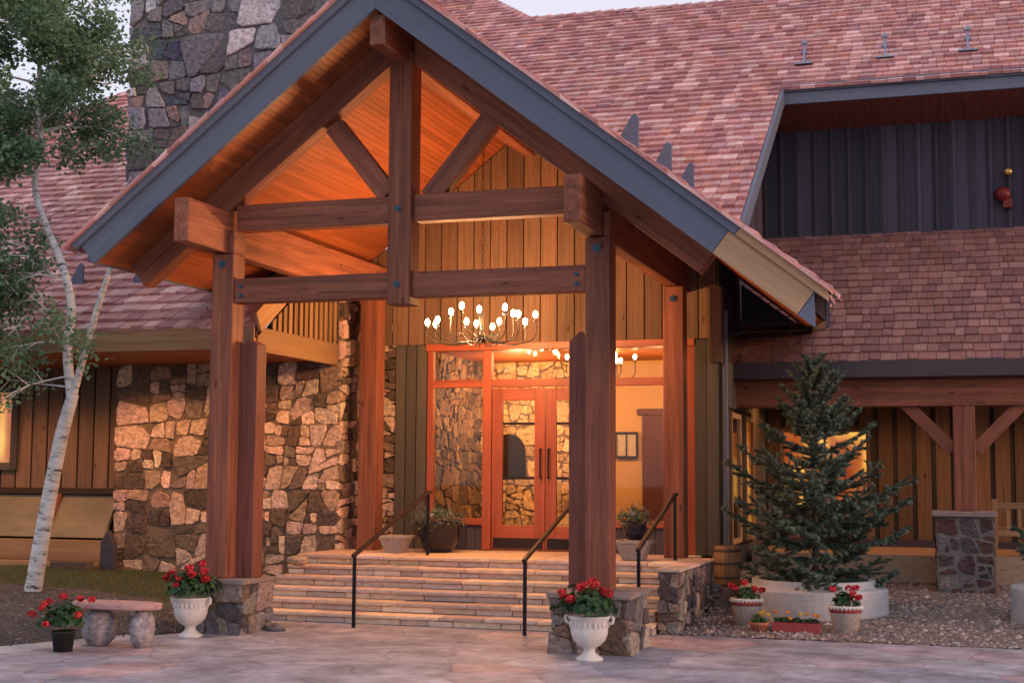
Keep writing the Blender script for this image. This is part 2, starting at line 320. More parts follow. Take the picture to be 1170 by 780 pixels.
M['bed'] = groundmat('bed', (.04, .035, .035), (.13, .115, .11), 30)
M['lawn'] = groundmat('lawn', (.03, .04, .018), (.075, .085, .035), 30)
M['earth'] = groundmat('earth', (.1, .085, .07), (.16, .14, .12), 10)

# ------------------------------------------------------------------ stonework: power-diagram masonry
def clip(poly, a, b, c):
    out = []; n = len(poly)
    for i in range(n):
        p = poly[i]; q = poly[(i + 1) % n]; dp = a * p[0] + b * p[1] - c; dq = a * q[0] + b * q[1] - c
        if dp <= 0: out.append(p)
        if (dp < 0) != (dq < 0) and dp != dq:
            t = dp / (dp - dq); out.append((p[0] + (q[0] - p[0]) * t, p[1] + (q[1] - p[1]) * t))
    return out
def stones(mb, O, U, V, w, h, size, pal, relief=.05, gap=.005, keep=None):
    """roughly coursed angular masonry: recursive splitting of the wall face, then each stone raised with its own relief"""
    O = Vector(O); U = Vector(U); V = Vector(V); Nn = U.cross(V).normalized(); cells = []
    def area(p): return abs(sum(p[i][0] * p[(i + 1) % len(p)][1] - p[(i + 1) % len(p)][0] * p[i][1] for i in range(len(p)))) / 2
    def split(p, lim):
        A = area(p)
        if A < lim or len(p) < 3: cells.append(p); return
        cx = sum(q[0] for q in p) / len(p); cy = sum(q[1] for q in p) / len(p)
        sx = max(q[0] for q in p) - min(q[0] for q in p); sy = max(q[1] for q in p) - min(q[1] for q in p)
        big = A > 9 * lim
        a = (0 if sx > sy * 1.15 else math.pi / 2) + random.gauss(0, .10 if big else .24)
        nx, ny = math.cos(a), math.sin(a); c = nx * cx + ny * cy + random.uniform(-.2, .2) * min(sx, sy)
        p1 = clip(p, nx, ny, c); p2 = clip(p, -nx, -ny, -c)
        for q in (p1, p2):
            if len(q) >= 3 and area(q) > 1e-5:
                l2 = lim
                if not big: l2 = size ** 2 * random.choice((.2, .4, .7, 1.0, 1.6, 2.2))
                split(q, l2)
    split([(0, 0), (w, 0), (w, h), (0, h)], size ** 2)
    for poly in cells:
        cx = sum(p[0] for p in poly) / len(poly); cy = sum(p[1] for p in poly) / len(poly)
        if keep and not keep(cx, cy): continue
        pin = poly; n = len(poly); sg = 1
        A2 = sum(poly[i][0] * poly[(i + 1) % n][1] - poly[(i + 1) % n][0] * poly[i][1] for i in range(n))
        if A2 < 0: poly = poly[::-1]
        for k in range(n):                       # inset every side by the joint
            p = poly[k]; q = poly[(k + 1) % n]; ex, ey = q[0] - p[0], q[1] - p[1]; L_ = math.hypot(ex, ey)
            if L_ < 1e-4: continue
            nx, ny = ey / L_, -ex / L_; pin = clip(pin, nx, ny, nx * p[0] + ny * p[1] - gap * random.uniform(.6, 1.8))
            if len(pin) < 3: break
        if len(pin) < 3 or area(pin) < .0006: continue
        # knock off sharp corners
        for k in range(random.choice((3, 4, 5, 6))):
            a = random.random() * 6.28; m_ = max(p[0] * math.cos(a) + p[1] * math.sin(a) for p in pin); mi = min(p[0] * math.cos(a) + p[1] * math.sin(a) for p in pin)
            pin2 = clip(pin, math.cos(a), math.sin(a), m_ - (m_ - mi) * random.uniform(.03, .14))
            if len(pin2) >= 3: pin = pin2
        pts = []; n = len(pin)
        for k in range(n):
            p = pin[k]; q = pin[(k + 1) % n]; L_ = math.hypot(q[0] - p[0], q[1] - p[1])
            if L_ < .012: pts.append(p); continue
            m_ = max(1, min(5, int(L_ / .06))); ts = [.06] + [(t + .5) / m_ for t in range(m_)] + [.94]; o = min(.008, L_ * .05)
            for t in sorted(set(ts)): pts.append((p[0] + (q[0] - p[0]) * t + random.uniform(-o, o), p[1] + (q[1] - p[1]) * t + random.uniform(-o, o)))
        if len(pts) < 4: continue
        cx = sum(p[0] for p in pts) / len(pts); cy = sum(p[1] for p in pts) / len(pts); n = len(pts)
        D = relief * random.uniform(.4, 1.3); tilt = (random.uniform(-.13, .13), random.uniform(-.13, .13)); vs = []; fs = []; r_ = min(.012, size * .05)
        for lev, (dep, sc) in enumerate(((-.03, 1), (D * .7, 1), (D, .93), (D, .55))):
            for p in pts:
                x = cx + (p[0] - cx) * sc; y = cy + (p[1] - cy) * sc
                dd = dep + (tilt[0] * (x - cx) + tilt[1] * (y - cy) + random.uniform(-r_, r_) * (.5 if lev < 3 else .35) if lev else 0)
                vs.append(O + U * x + V * y + Nn * max(dd, -.03))
        vs.append(O + U * cx + V * cy + Nn * (D + tilt[0] * 0 + random.uniform(-.002, .004)))
        for lev in range(3):
            for k in range(n): fs.append((lev * n + k, lev * n + (k + 1) % n, (lev + 1) * n + (k + 1) % n, (lev + 1) * n + k))
        for k in range(n): fs.append((3 * n + k, 3 * n + (k + 1) % n, 4 * n))
        c_ = random.choice(pal); j = random.uniform(.8, 1.2)
        mb.add(vs, fs, col=tuple(x * j * random.uniform(.94, 1.06) for x in c_))
PAL_WALL = [(.56, .40, .30), (.60, .44, .34), (.53, .38, .29), (.58, .41, .32), (.11, .075, .06), (.14, .095, .07), (.12, .085, .065), (.17, .12, .09), (.40, .28, .2), (.33, .22, .16), (.55, .38, .31)]
PAL_CHIM = [(0.180, 0.171, 0.200), (0.132, 0.136, 0.188), (0.204, 0.195, 0.219), (0.288, 0.266, 0.294), (0.156, 0.136, 0.150), (0.180, 0.165, 0.175), (0.540, 0.496, 0.525), (0.336, 0.236, 0.225), (0.312, 0.295, 0.338), (0.216, 0.183, 0.188)]
PAL_PIER = [(.2, .17, .16), (.26, .2, .17), (.13, .11, .12), (.1, .08, .09), (.22, .2, .2), (.3, .25, .22), (.15, .1, .08)]
PAL_PILLAR = [(.09, .05, .055), (.1, .055, .05), (.07, .05, .055), (.08, .07, .08), (.17, .16, .17)]
def stonebox(mb, mor, x0, x1, y0, y1, z0, z1, size, pal, faces='FLR', relief=.045, ins=.03, gap=.005):
    mor.box(x0 + ins, x1 - ins, y0 + ins, y1 - ins, z0, z1 - .002)
    if 'F' in faces: stones(mb, (x0, y0 + ins, z0), (1, 0, 0), (0, 0, 1), x1 - x0, z1 - z0, size, pal, relief, gap)
    if 'R' in faces: stones(mb, (x1 - ins, y0, z0), (0, 1, 0), (0, 0, 1), y1 - y0, z1 - z0, size, pal, relief, gap)
    if 'L' in faces: stones(mb, (x0 + ins, y1, z0), (0, -1, 0), (0, 0, 1), y1 - y0, z1 - z0, size, pal, relief, gap)
    if 'T' in faces: stones(mb, (x0, y0, z1 - ins), (1, 0, 0), (0, 1, 0), x1 - x0, y1 - y0, size, pal, relief)

# ------------------------------------------------------------------ shake roofing
def inpoly(x, y, P_):
    c = False; n = len(P_)
    for i in range(n):
        x1, y1 = P_[i]; x2, y2 = P_[(i + 1) % n]
        if (y1 > y) != (y2 > y) and x < (x2 - x1) * (y - y1) / (y2 - y1) + x1: c = not c
    return c
SH = [(0.581, 0.294, 0.271), (0.636, 0.347, 0.321), (0.512, 0.247, 0.239), (0.691, 0.414, 0.386), (0.457, 0.220, 0.225), (0.595, 0.294, 0.244), (0.553, 0.267, 0.258), (0.747, 0.481, 0.451), (0.526, 0.294, 0.309)]
SH_D = [(0.259, 0.121, 0.109), (0.287, 0.137, 0.120), (0.237, 0.110, 0.103), (0.309, 0.158, 0.137), (0.221, 0.100, 0.098), (0.276, 0.126, 0.109), (0.254, 0.116, 0.093)]  # darker shake colours for the lower roof
def shakes(mb, O, U, V, P_, expo, pal, wmin=.1, wmax=.26, th=.028):
    """P_ polygon in (u, v) metres; U along the eave, V up the slope"""
    O = Vector(O); U = Vector(U).normalized(); V = Vector(V).normalized(); Nn = U.cross(V).normalized()
    if Nn.z < 0: Nn = -Nn
    vs_ = [p[1] for p in P_]; v = min(vs_); n = len(P_)
    while v < max(vs_):
        vm_ = min(v + expo * .5, max(vs_) - .02); xs_ = []
        for i in range(n):
            (x1, y1), (x2, y2) = P_[i], P_[(i + 1) % n]
            if (y1 > vm_) != (y2 > vm_): xs_.append((x2 - x1) * (vm_ - y1) / (y2 - y1) + x1)
        xs_.sort()
        for ua, ub in zip(xs_[::2], xs_[1::2]):
            u = ua
            while u < ub - .01:
                w = random.uniform(wmin, wmax)
                if ub - u - w < wmin * .6: w = ub - u
                j = random.uniform(-.02, .02); a0 = O + U * u + V * (v - .03 + j); a1 = O + U * (u + w - .008) + V * (v - .03 + j)
                t = th * random.uniform(.8, 1.35); b0 = O + U * u + V * (v + expo * 1.05); b1 = O + U * (u + w - .008) + V * (v + expo * 1.05)
                lo = Nn * .008; q = [a0 + lo, a1 + lo, a1 + Nn * (t + .012), a0 + Nn * (t + .012), b0 + Nn * .012, b1 + Nn * .012, b0, b1]
                c_ = random.choice(pal); k = random.uniform(.85, 1.15); g0 = random.random() * 40
                gc = [(0, g0, 0), (0, g0 + w, 0), (0, g0 + w, t), (0, g0, t), (expo, g0, 0), (expo, g0 + w, 0), (expo, g0, 0), (expo, g0 + w, 0)]
                mb.add(q, [(0, 1, 2, 3), (3, 2, 5, 4), (0, 3, 4, 6), (1, 7, 5, 2)], gc, col=tuple(x * k for x in c_))
                u += w
        v += expo
def slab(mb, pts, dz):
    mb.prism(pts, (0, 0, dz))
def boards(mb, O, U, w, h0, h1, bw, gap, th=.03, top=None, hole=None):
    """vertical boards: O base, U horizontal; top(u) gives the top height above O"""
    O = Vector(O); U = Vector(U).normalized(); Nn = U.cross(Vector((0, 0, 1))); u = 0
    while u < w - .02:
        b_ = min(bw, w - u); hh = [(top(u), top(u + b_)) if top else (h1, h1)][0]
        if hole and u + b_ > hole[0] and u < hole[1]:
            boards(mb, O + U * u, U, b_, h0, hole[2], bw + 1, gap, th); boards(mb, O + U * u, U, b_, hole[3], hh[0], bw + 1, gap, th)
        elif min(hh) > h0 + .02:
            p = [O + U * u + Vector((0, 0, h0)), O + U * (u + b_) + Vector((0, 0, h0)), O + U * (u + b_) + Vector((0, 0, hh[1])), O + U * u + Vector((0, 0, hh[0]))]
            a = [q + Nn * th for q in p]; g0 = random.random() * 50; g1 = random.random() * 50
            gc = [(q.z + g0, (i in (1, 2, 5, 6)) * b_ + g1, 0) for i, q in enumerate(p + a)]
            mb.add(p + a, [(4, 5, 6, 7), (0, 4, 7, 3), (1, 2, 6, 5), (3, 7, 6, 2), (0, 1, 5, 4)], gc)
        u += bw + gap
# ================================================================== THE SETTING
def bx(y):
    if y < 13.26: return -10.13 + (y - 13.26) * .75
    if y < 15.5: return -10.13 + (y - 13.26) * .45
    return -9.12 - min(.2, (y - 15.5) * .4)
def gh(x, y):
    z = 0
    if x > -3.42 and y > 17.34:
        z = np.interp(y, [17.34, 17.9, 20, 22.5, 24], [.0, .05, .14, .26, .4])
        z += .26 * math.exp(-((x + 3.35) / .5) ** 2) * min(1, max(0, (y - 18.9) / 1.3))
    d = bx(y) - x
    if d > 0 and x < -9: z = .40 * (1 - math.exp(-d / 1.5))
    return z
mb = MB(); mb.add([(-400, -200, -.02), (400, -200, -.02), (400, 600, -.02), (-400, 600, -.02)], [(0, 1, 2, 3)]); tag(mb.build('ground', M['earth']), kind='structure')
mb = MB(); mb.add([(-14, -6, 0), (9, -6, 0), (9, 17.5, 0), (-3.4, 17.5, 0), (-3.4, 18, 0), (-9.4, 18, 0), (-9.4, 15.5, 0), (-10.3, 13.26, 0), (-11.3, 12.0, 0), (-14, 9, 0)], [tuple(range(10))]); tag(mb.build('paving', M['flagstone']), kind='structure')
# pale kerb strip between the bed and the flagstones
mb = MB(); pts = []
ys = [11.2 + i * .28 for i in range(14)]
vs = [(bx(y) - .12, y, -.01) for y in ys] + [(bx(y) + .32 * min(1, max(0, (14.9 - y))), y, -.01) for y in ys]
n = len(ys); vt = vs + [(a, b_, .006 if a > bx(b_) else .03) for a, b_, c_ in vs]
mb.add(vt, [(2 * n + i, 2 * n + i + 1, 3 * n + i + 1, 3 * n + i)[::-1] for i in range(n - 1)] + [(n + i, n + i + 1, 3 * n + i + 1, 3 * n + i) for i in range(n - 1)])
tag(mb.build('kerb', M['concrete']), kind='structure')
def terrain(name, mat, x0, x1, y0, y1, nx, ny, cond=None, off=.004, jit=.012):
    vs = []; fs = []
    for j in range(ny + 1):
        for i in range(nx + 1):
            y = y0 + (y1 - y0) * j / ny; xa = x0 if not callable(x0) else x0(y); xb = x1 if not callable(x1) else x1(y)
            x = xa + (xb - xa) * i / nx; vs.append((x, y, -.012 if (j == 0 and y > 17.3) or (i == nx and name != 'gravel_bed') else gh(x - 1e-4, y) + off + (random.uniform(0, jit))))
    for j in range(ny):
        for i in range(nx): a = j * (nx + 1) + i; fs.append((a, a + 1, a + nx + 2, a + nx + 1))
    mb = MB(); mb.add(vs, fs); return tag(mb.build(name, mat, smooth=True), kind='structure')
terrain('planting_bed', M['bed'], -24, bx, 10.5, 17.0, 90, 40)
terrain('lawn', M['lawn'], -24, bx, 17.0, 20.6, 90, 24, off=.006)
terrain('gravel_bed', M['gravel'], -3.42, 6, 17.34, 23.1, 110, 66, off=.008)
# loose stones on both beds
def scatter(name, n, fn, smin, smax, pal, label, cat):
    mb = MB()
    for i in range(n):
        x, y = fn(); r = random.uniform(smin, smax) * random.choice((1, 1, 1, 1.5)); z = gh(x, y)
        a = random.random() * 6; ca, sa = math.cos(a), math.sin(a); vs = []
        for (px, py, pz) in ((1, 0, 0), (-1, 0, 0), (0, .8, 0), (0, -.8, 0), (.1, .1, .75), (.0, 0, -.3)):
            px += random.uniform(-.2, .2); py += random.uniform(-.2, .2); vs.append((x + (px * ca - py * sa) * r, y + (px * sa + py * ca) * r, z + pz * r * random.uniform(.7, 1.1) + r * .3))
        c_ = random.choice(pal)
        mb.add(vs, [(0, 2, 4), (2, 1, 4), (1, 3, 4), (3, 0, 4), (2, 0, 5), (1, 2, 5), (3, 1, 5), (0, 3, 5)], col=c_)
    tag(mb.build(name, M['pebble']), label, cat, kind='stuff')
PG = [(.3, .22, .2), (.22, .17, .16), (.36, .3, .28), (.15, .12, .12), (.26, .17, .14), (.4, .35, .33)]
scatter('gravel', 9000, lambda: (random.uniform(-3.4, 3.0), 17.37 + random.random() ** 1.2 * 5.6), .012, .034, PG, 'loose brown and pinkish gravel around the concrete planters', 'gravel')
scatter('gravel', 3500, lambda: (lambda y: (bx(y) - random.random() ** 1.3 * 4.5, y))(random.uniform(12.4, 16.9)), .008, .024, [(.12, .1, .1), (.08, .07, .07), (.2, .18, .18)], 'small dark stones scattered over the planting bed by the aspen', 'gravel')
mb = MB()
for i in range(9000):
    y = random.uniform(17.0, 20.0); x = bx(y) - .05 - random.random() * 5.5; z = gh(x, y); h_ = random.uniform(.03, .08); a = random.random() * 6.3; w_ = .006
    if y < 17.6 and random.random() > (y - 16.9) / .7: continue
    mb.add([(x - w_ * math.cos(a), y - w_ * math.sin(a), z), (x + w_ * math.cos(a), y + w_ * math.sin(a), z), (x + random.uniform(-.03, .03), y + random.uniform(-.03, .03), z + h_)], [(0, 1, 2)])
tag(mb.build('grass', M['grass']), 'short green grass on the mound below the stone wall', 'grass', kind='stuff')

# ================================================================== THE LODGE (main building)
PZ = .775; AX = -6.42
def sof(x): return 7.46 - PZ * abs(x - AX)
lodge = empty('lodge', (-6, 22, 0), 'large timber and stone lodge with pink cedar shake roofs behind the entrance portico', 'building')
# --- stone wall left of the entrance
mb = MB(); mo = MB(); stonebox(mb, mo, -13.3, -9.25, 20.1, 22.4, .1, 3.72, .35, PAL_WALL, 'F', .032)
stones(mb, (-9.28, 20.1, .7), (0, 1, 0), (0, 0, 1), 1.0, 4.65, .28, PAL_WALL, .05)      # return face beside the door
stones(mb, (-9.3, 20.93, .78), (1, 0, 0), (0, 0, 1), .66, 4.3, .26, PAL_WALL, .05)
mo.box(-9.32, -8.66, 20.96, 21.1, .78, 5.1); mo.box(-9.6, -9.28, 20.13, 21.0, 3.7, 5.34)
sw = mb.build('stone_wall', M['stone'], lodge); mo.build('mortar', M['mortar'], sw)
# --- chimney
mb = MB(); mo = MB(); stonebox(mb, mo, -13.25, -9.5, 20.1, 22.4, 5.2, 12.2, .46, PAL_CHIM, 'FLR', .05)
ch = mb.build('chimney', M['stone'], lodge, label='tall dark fieldstone chimney rising through the shake roof'); mo.build('mortar', M['mortar_pale'], ch)
# --- main roof
rp = .65; k = math.sqrt(1 + rp * rp)
def mz(y): return 4.0 + rp * (y - 17.45)
MP = [(-25.5, 17.4), (-9.3, 17.4), (-9.3, 20.15), (AX, 23.5), (-2.97, 19.45), (-2.97, 24.9), (7, 24.9), (7, 29.9), (-9.4, 30.5), (-11.27, 32.76), (-15, 32.76), (-18.34, 27.69), (-19.93, 25.38)]
mb = MB(); slab(mb, [(x, y, mz(y) - .16) for x, y in MP], .15)
mb.add([(-9.4, 30.5, mz(30.5)), (7, 29.9, mz(29.9)), (7, 40, 6), (-9.4, 40, 6)], [(0, 1, 2, 3)])
mb.add([(-11.27, 32.76, mz(32.76)), (-9.4, 30.5, mz(30.5)), (-9.4, 40, 6), (-11, 42, 6), (-15, 42, 6), (-15, 32.76, mz(32.76))], [(0, 1, 2, 3, 4, 5)])
dk = mb.build('roof_deck', M['deck_dark'], lodge)
mb = MB(); shakes(mb, (0, 17.4, mz(17.4)), (1, 0, 0), (0, 1 / k, rp / k), [(x, (y - 17.4) * k) for x, y in MP], .285, SH, .12, .28, .05)
# ridge and hip caps
def caps(mb, a, b, step=.3, w=.17, pal=SH):
    a = Vector(a); b = Vector(b); L_ = (b - a).length; d = (b - a) / L_; s_, u_ = frame(d, Vector((0, 0, 1))); t = 0
    while t < L_:
        p = a + d * t; q = a + d * (t + step * 1.35); c_ = random.choice(pal); kk = random.uniform(.85, 1.2)
        for sg in (1, -1):
            o1 = s_ * (sg * w) - u_ * w * .55; vs = [p + u_ * .05, p + o1 + u_ * .05, q + o1 + u_ * .01, q + u_ * .01]; vs += [v_ - u_ * .025 for v_ in vs]
            mb.add(vs, [(0, 1, 2, 3), (7, 6, 5, 4), (0, 4, 5, 1), (1, 5, 6, 2), (2, 6, 7, 3), (3, 7, 4, 0)], col=tuple(x * kk for x in c_))
        t += step
for a, b_ in (((7, 29.9), (-9.4, 30.5)), ((-9.4, 30.5), (-11.27, 32.76)), ((-11.27, 32.76), (-15, 32.76)), ((-19.93, 25.38), (-15, 32.76)), ((-25.5, 17.4), (-19.93, 25.38))):
    caps(mb, (a[0], a[1], mz(a[1]) + .03), (b_[0], b_[1], mz(b_[1]) + .03))
mb.build('main_roof', M['shake'], lodge, label='broad pink weathered cedar shake roof')
# --- lower right roof
def lz(y): return 3.74 + .65 * (y - 22.1)
LP_ = [(-3.47, 22.05), (6, 22.05), (6, 26.1), (-3.47, 26.1)]
mb = MB(); slab(mb, [(x, y, lz(y) - .12) for x, y in LP_], .11); mb.build('roof_deck', M['deck_dark'], lodge)
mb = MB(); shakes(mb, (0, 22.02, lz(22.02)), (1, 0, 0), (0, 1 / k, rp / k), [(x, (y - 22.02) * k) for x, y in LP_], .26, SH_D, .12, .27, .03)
mb.build('lower_roof', M['shake'], lodge, label='darker cedar shake roof over the arcade')
# --- eaves and fascias
mb = MB(); mb.box(-24, -9.32, 17.36, 17.44, 3.66, 3.97); mb.box(-9.38, -9.3, 17.442, 20.08, 3.63, 3.97)
mb.beam((-9.27, 17.36, 4.02), (-9.27, 20.05, 4.02 + rp * 2.69), .055, .3)
mb.build('eave_beam', M['cedar_tan'], lodge, bevel=.008)
mb = MB()
for i in range(22): mb.box(-24, -9.4, 17.45 + i * .14, 17.45 + i * .14 + .134, 3.70, 3.72, ax=0)
mb.build('soffit', M['soffit'], lodge)
mb = MB(); boards(mb, (-9.34, 17.75, 3.97), (0, 1, 0), 2.3, 0, 1, .1, .07, .02, top=lambda u: max(.01, rp * (u + .2) - .12)); mb.build('slat_panel', M['cedar_tan'], lodge)
mb = MB(); mb.prism([(-9.42, 17.75, 3.9), (-9.42, 20.1, 3.9), (-9.42, 20.1, 5.5)], (.03, 0, 0)); mb.build('backing', M['recess'], lodge)
mb = MB(); mb.box(-3.62, 6, 22.0, 22.06, 3.46, 3.72); mb.build('fascia', M['eave_dark'], lodge, bevel=.006)
mb = MB(); mb.box(-2.97, 7, 24.86, 24.93, 8.53, 8.74); mb.box(-2.99, 7, 24.82, 24.87, 8.742, 8.88)
mb.beam((-2.94, 19.3, mz(19.3) - .13), (-2.94, 24.85, mz(24.85) - .13), .06, .26)
mb.build('fascia', M['fascia'], lodge, bevel=.006)
# --- dormer
mb = MB(); boards(mb, (-3.5, 26.1, 6.25), (1, 0, 0), 9.4, 0, 2.3, .3, .006, .02)
for i in range(29): mb.box(-3.42 + i * .306 - .03, -3.42 + i * .306 + .025, 26.03, 26.078, 6.3, 8.5, ax=2)
mb.box(-3.5, 6, 26.02, 26.07, 6.24, 6.34); mb.box(-3.5, 6, 26.102, 26.2, 6.0, 8.7)
mb.build('dormer_wall', M['siding_dark'], lodge, label='shaded blue-grey board and batten dormer wall')
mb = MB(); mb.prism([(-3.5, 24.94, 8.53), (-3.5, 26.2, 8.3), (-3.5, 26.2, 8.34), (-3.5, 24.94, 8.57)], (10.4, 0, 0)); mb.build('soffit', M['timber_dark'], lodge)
mb = MB(); boards(mb, (-3.5, 20.95, 0), (0, 1, 0), 5.1, 4.3, 9, .28, .006, .02, top=lambda u: mz(20.95 + u) - .17); mb.box(-3.6, -3.52, 20.95, 26.1, 3.6, 5.9)
mb.build('cheek_wall', M['siding_dark'], lodge)
mb = MB(); mb.prism([(-3.45, 23.1, 3.9), (-1.9, 23.1, 3.9), (-1.9, 23.1, 3.92), (-2.4, 23.1, 4.3), (-3.45, 23.1, 5.1)], (0, .06, 0)); mb.build('closure_wall', M['siding_dark'], lodge)
# --- arcade on the right
mb = MB(); mb.box(-3.55, 6, 22.3, 22.62, 3.03, 3.45); mb.build('arcade_beam', M['timber'], lodge, bevel=.012)
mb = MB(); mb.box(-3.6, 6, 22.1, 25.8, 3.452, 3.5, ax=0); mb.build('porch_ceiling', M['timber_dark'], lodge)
mb = MB(); mb.box(-.16, .16, 22.32, 22.64, 1.45, 3.34); p1 = mb.build('post', M['timber'], lodge, bevel=.012)
for sg in (-1, 1):
    mb = MB(); mb.beam((sg * .16, 22.48, 2.36), (sg * .86, 22.48, 3.08), .16, .19, (0, 0, 1)); mb.build('knee_brace', M['timber'], lodge, bevel=.01)
mb = MB(); mo = MB(); stonebox(mb, mo, -.44, .39, 22.1, 22.92, .15, 1.37, .3, PAL_PILLAR, 'FLR', .012, .012, .016)
pr_ = mb.build('stone_pier', M['stone'], lodge, label='dark rough stone pier with a flat cap below the arcade post'); mo.build('mortar', M['mortar_pale'], pr_)
mb = MB(); mb.box(-.49, .44, 22.05, 22.97, 1.372, 1.45, col=(.24, .19, .18)); mb.build('cap', M['step'], pr_, bevel=.012)
mb = MB(); mb.box(-3.3, 6, 23.02, 25.9, .3, .74, col=(.36, .25, .17), ax=0); mb.build('porch_floor', M['step'], lodge)
mb = MB(); boards(mb, (-3.4, 25.8, .86), (1, 0, 0), 9.5, 0, 2.6, .24, .085, .035, hole=(.24, 1.8, .54, 1.95)); mb.build('siding', M['siding'], lodge)
mb = MB(); mb.box(-3.56, 6.2, 25.83, 25.95, .7, 3.5, ax=0); mb.build('backing', M['siding_olive'], lodge)
mb = MB(); mb.box(-3.4, 6.2, 25.7, 25.82, .742, .86); mb.build('skirting', M['siding_dark'], lodge)
def window(x0, x1, z0, z1, y, lit, depth=.06, mat='siding', mun=(), fw=.07):
    mb = MB(); mb.box(x0 - fw, x0, y - depth, y + .03, z0 - fw, z1 + fw); mb.box(x1, x1 + fw, y - depth, y + .03, z0 - fw, z1 + fw)
    mb.box(x0, x1, y - depth, y + .03, z1, z1 + fw); mb.box(x0, x1, y - depth, y + .03, z0 - fw, z0)
    for mx_ in mun: mb.box(mx_ - .018, mx_ + .018, y - depth * .6, y, z0, z1)
    f_ = mb.build('window', M[mat], lodge, bevel=.005)
    mb = MB(); mb.box(x0, x1, y - .012, y - .004, z0, z1, ax=0); mb.build('pane', M['glass'], f_)
    mb = MB(); mb.box(x0, x1, y + .012, y + .02, z0, z1, ax=0); mb.build('lit_room', M[lit], f_)
window(-3.1, -1.66, 1.46, 2.74, 25.76, 'litwin', mun=(-2.38,))
# --- bump-out side wall facing right, with its windows
mb = MB(); boards(mb, (-3.44, 20.95, .5), (0, 1, 0), 4.9, 0, 3.2, .2, .03, .02, hole=(.5, 2.95, .36, 2.5)); mb.box(-3.62, -3.45, 20.93, 20.99, .5, 4.6)
mb.build('siding', M['siding_olive'], lodge)
mb = MB(); mb.box(-3.56, -3.465, 21.0, 25.828, .4, 4.2, ax=1); mb.build('backing', M['recess'], lodge)
for y0, y1 in ((21.55, 22.35), (23.0, 23.8)):
    mb = MB(); mb.box(-3.45, -3.36, y0 - .08, y0, .92, 2.92); mb.box(-3.45, -3.36, y1, y1 + .08, .92, 2.92); mb.box(-3.45, -3.36, y0, y1, 2.84, 2.92); mb.box(-3.45, -3.36, y0, y1, .92, 1.0)
    f_ = mb.build('window', M['cedar_tan'], lodge, bevel=.005)
    mb = MB(); mb.box(-3.40, -3.39, y0, y1, 1.0, 2.84, ax=2); mb.build('pane', M['glass'], f_)
    mb = MB(); mb.box(-3.43, -3.42, y0, y1, 1.0, 2.84, ax=2); mb.build('lit_room', M['litwin'] if y0 > 22.5 else M['walnut'], f_)
mb = MB(); mb.box(-3.56, -3.38, 20.66, 20.92, 3.62, 4.75); mb.build('bracket_box', M['siding'], lodge, bevel=.01)
mb = MB(); mb.tube([(-3.36, 20.86, 4.4), (-3.36, 20.86, .75)], .04, 10); mb.build('downspout', M['fascia'], lodge)
mb = MB(); boards(mb, (-3.82, 20.88, .78), (1, 0, 0), .36, 0, 3.2, .175, .008, .03); mb.box(-3.8, -3.46, 20.885, 20.92, .78, 3.94); mb.build('siding', M['siding_olive'], lodge)
# --- gable wall above the doors
mb = MB(); boards(mb, (-9.25, 20.88, 4.0), (1, 0, 0), 5.8, 0, 4, .255, .02, .03, top=lambda u: sof(-9.25 + u) - 4.0 - .02); mb.build('gable_siding', M['siding'], lodge, label='tan vertical board siding above the doors')
mb = MB(); mb.prism([(-9.25, 20.9, 3.95), (-3.45, 20.9, 3.95), (-3.45, 20.9, sof(-3.45) - .02), (AX, 20.9, 7.44), (-9.25, 20.9, sof(-9.25) - .02)], (0, .1, 0)); mb.build('backing', M['recess'], lodge)
mb = MB(); boards(mb, (-8.64, 20.9, .78), (1, 0, 0), .54, 0, 3.21, .16, .02, .04); mb.box(-8.64, -8.1, 20.91, 20.95, .78, 3.99); mb.build('siding', M['siding_olive'], lodge)
# --- storefront frame and doors
Yf = 20.86
mb = MB()
for x0, x1 in ((-8.10, -8.0), (-7.17, -7.03), (-5.28, -5.14), (-3.95, -3.82)): mb.box(x0, x1, Yf, Yf + .12, .79, 3.89)
mb.box(-8.12, -3.82, Yf - .03, Yf + .13, 3.892, 4.0)
for x0, x1 in ((-8.0, -7.17), (-7.03, -5.28), (-5.14, -3.95)): mb.box(x0, x1, Yf + .005, Yf + .115, 3.31, 3.43)
for x0, x1 in ((-8.0, -7.17), (-5.14, -3.95)): mb.box(x0, x1, Yf + .005, Yf + .115, 1.17, 1.27)
fr_ = mb.build('door_frame', M['door'], lodge, bevel=.006)
mb = MB()
for x0, x1, z0, z1 in ((-8.0, -7.17, 1.27, 3.31), (-5.14, -3.95, 1.27, 3.31), (-8.0, -7.17, 3.43, 3.89), (-7.03, -5.28, 3.43, 3.89), (-5.14, -3.95, 3.43, 3.89)): mb.box(x0, x1, Yf + .05, Yf + .058, z0, z1)
mb.build('pane', M['glass'], fr_)
for x0, x1 in ((-8.0, -7.17), (-5.14, -3.95)): mb = MB(); boards(mb, (x0, Yf + .09, .79), (1, 0, 0), x1 - x0, 0, .38, .13, .012, .04); mb.build('apron_board', M['siding_dark'], fr_)
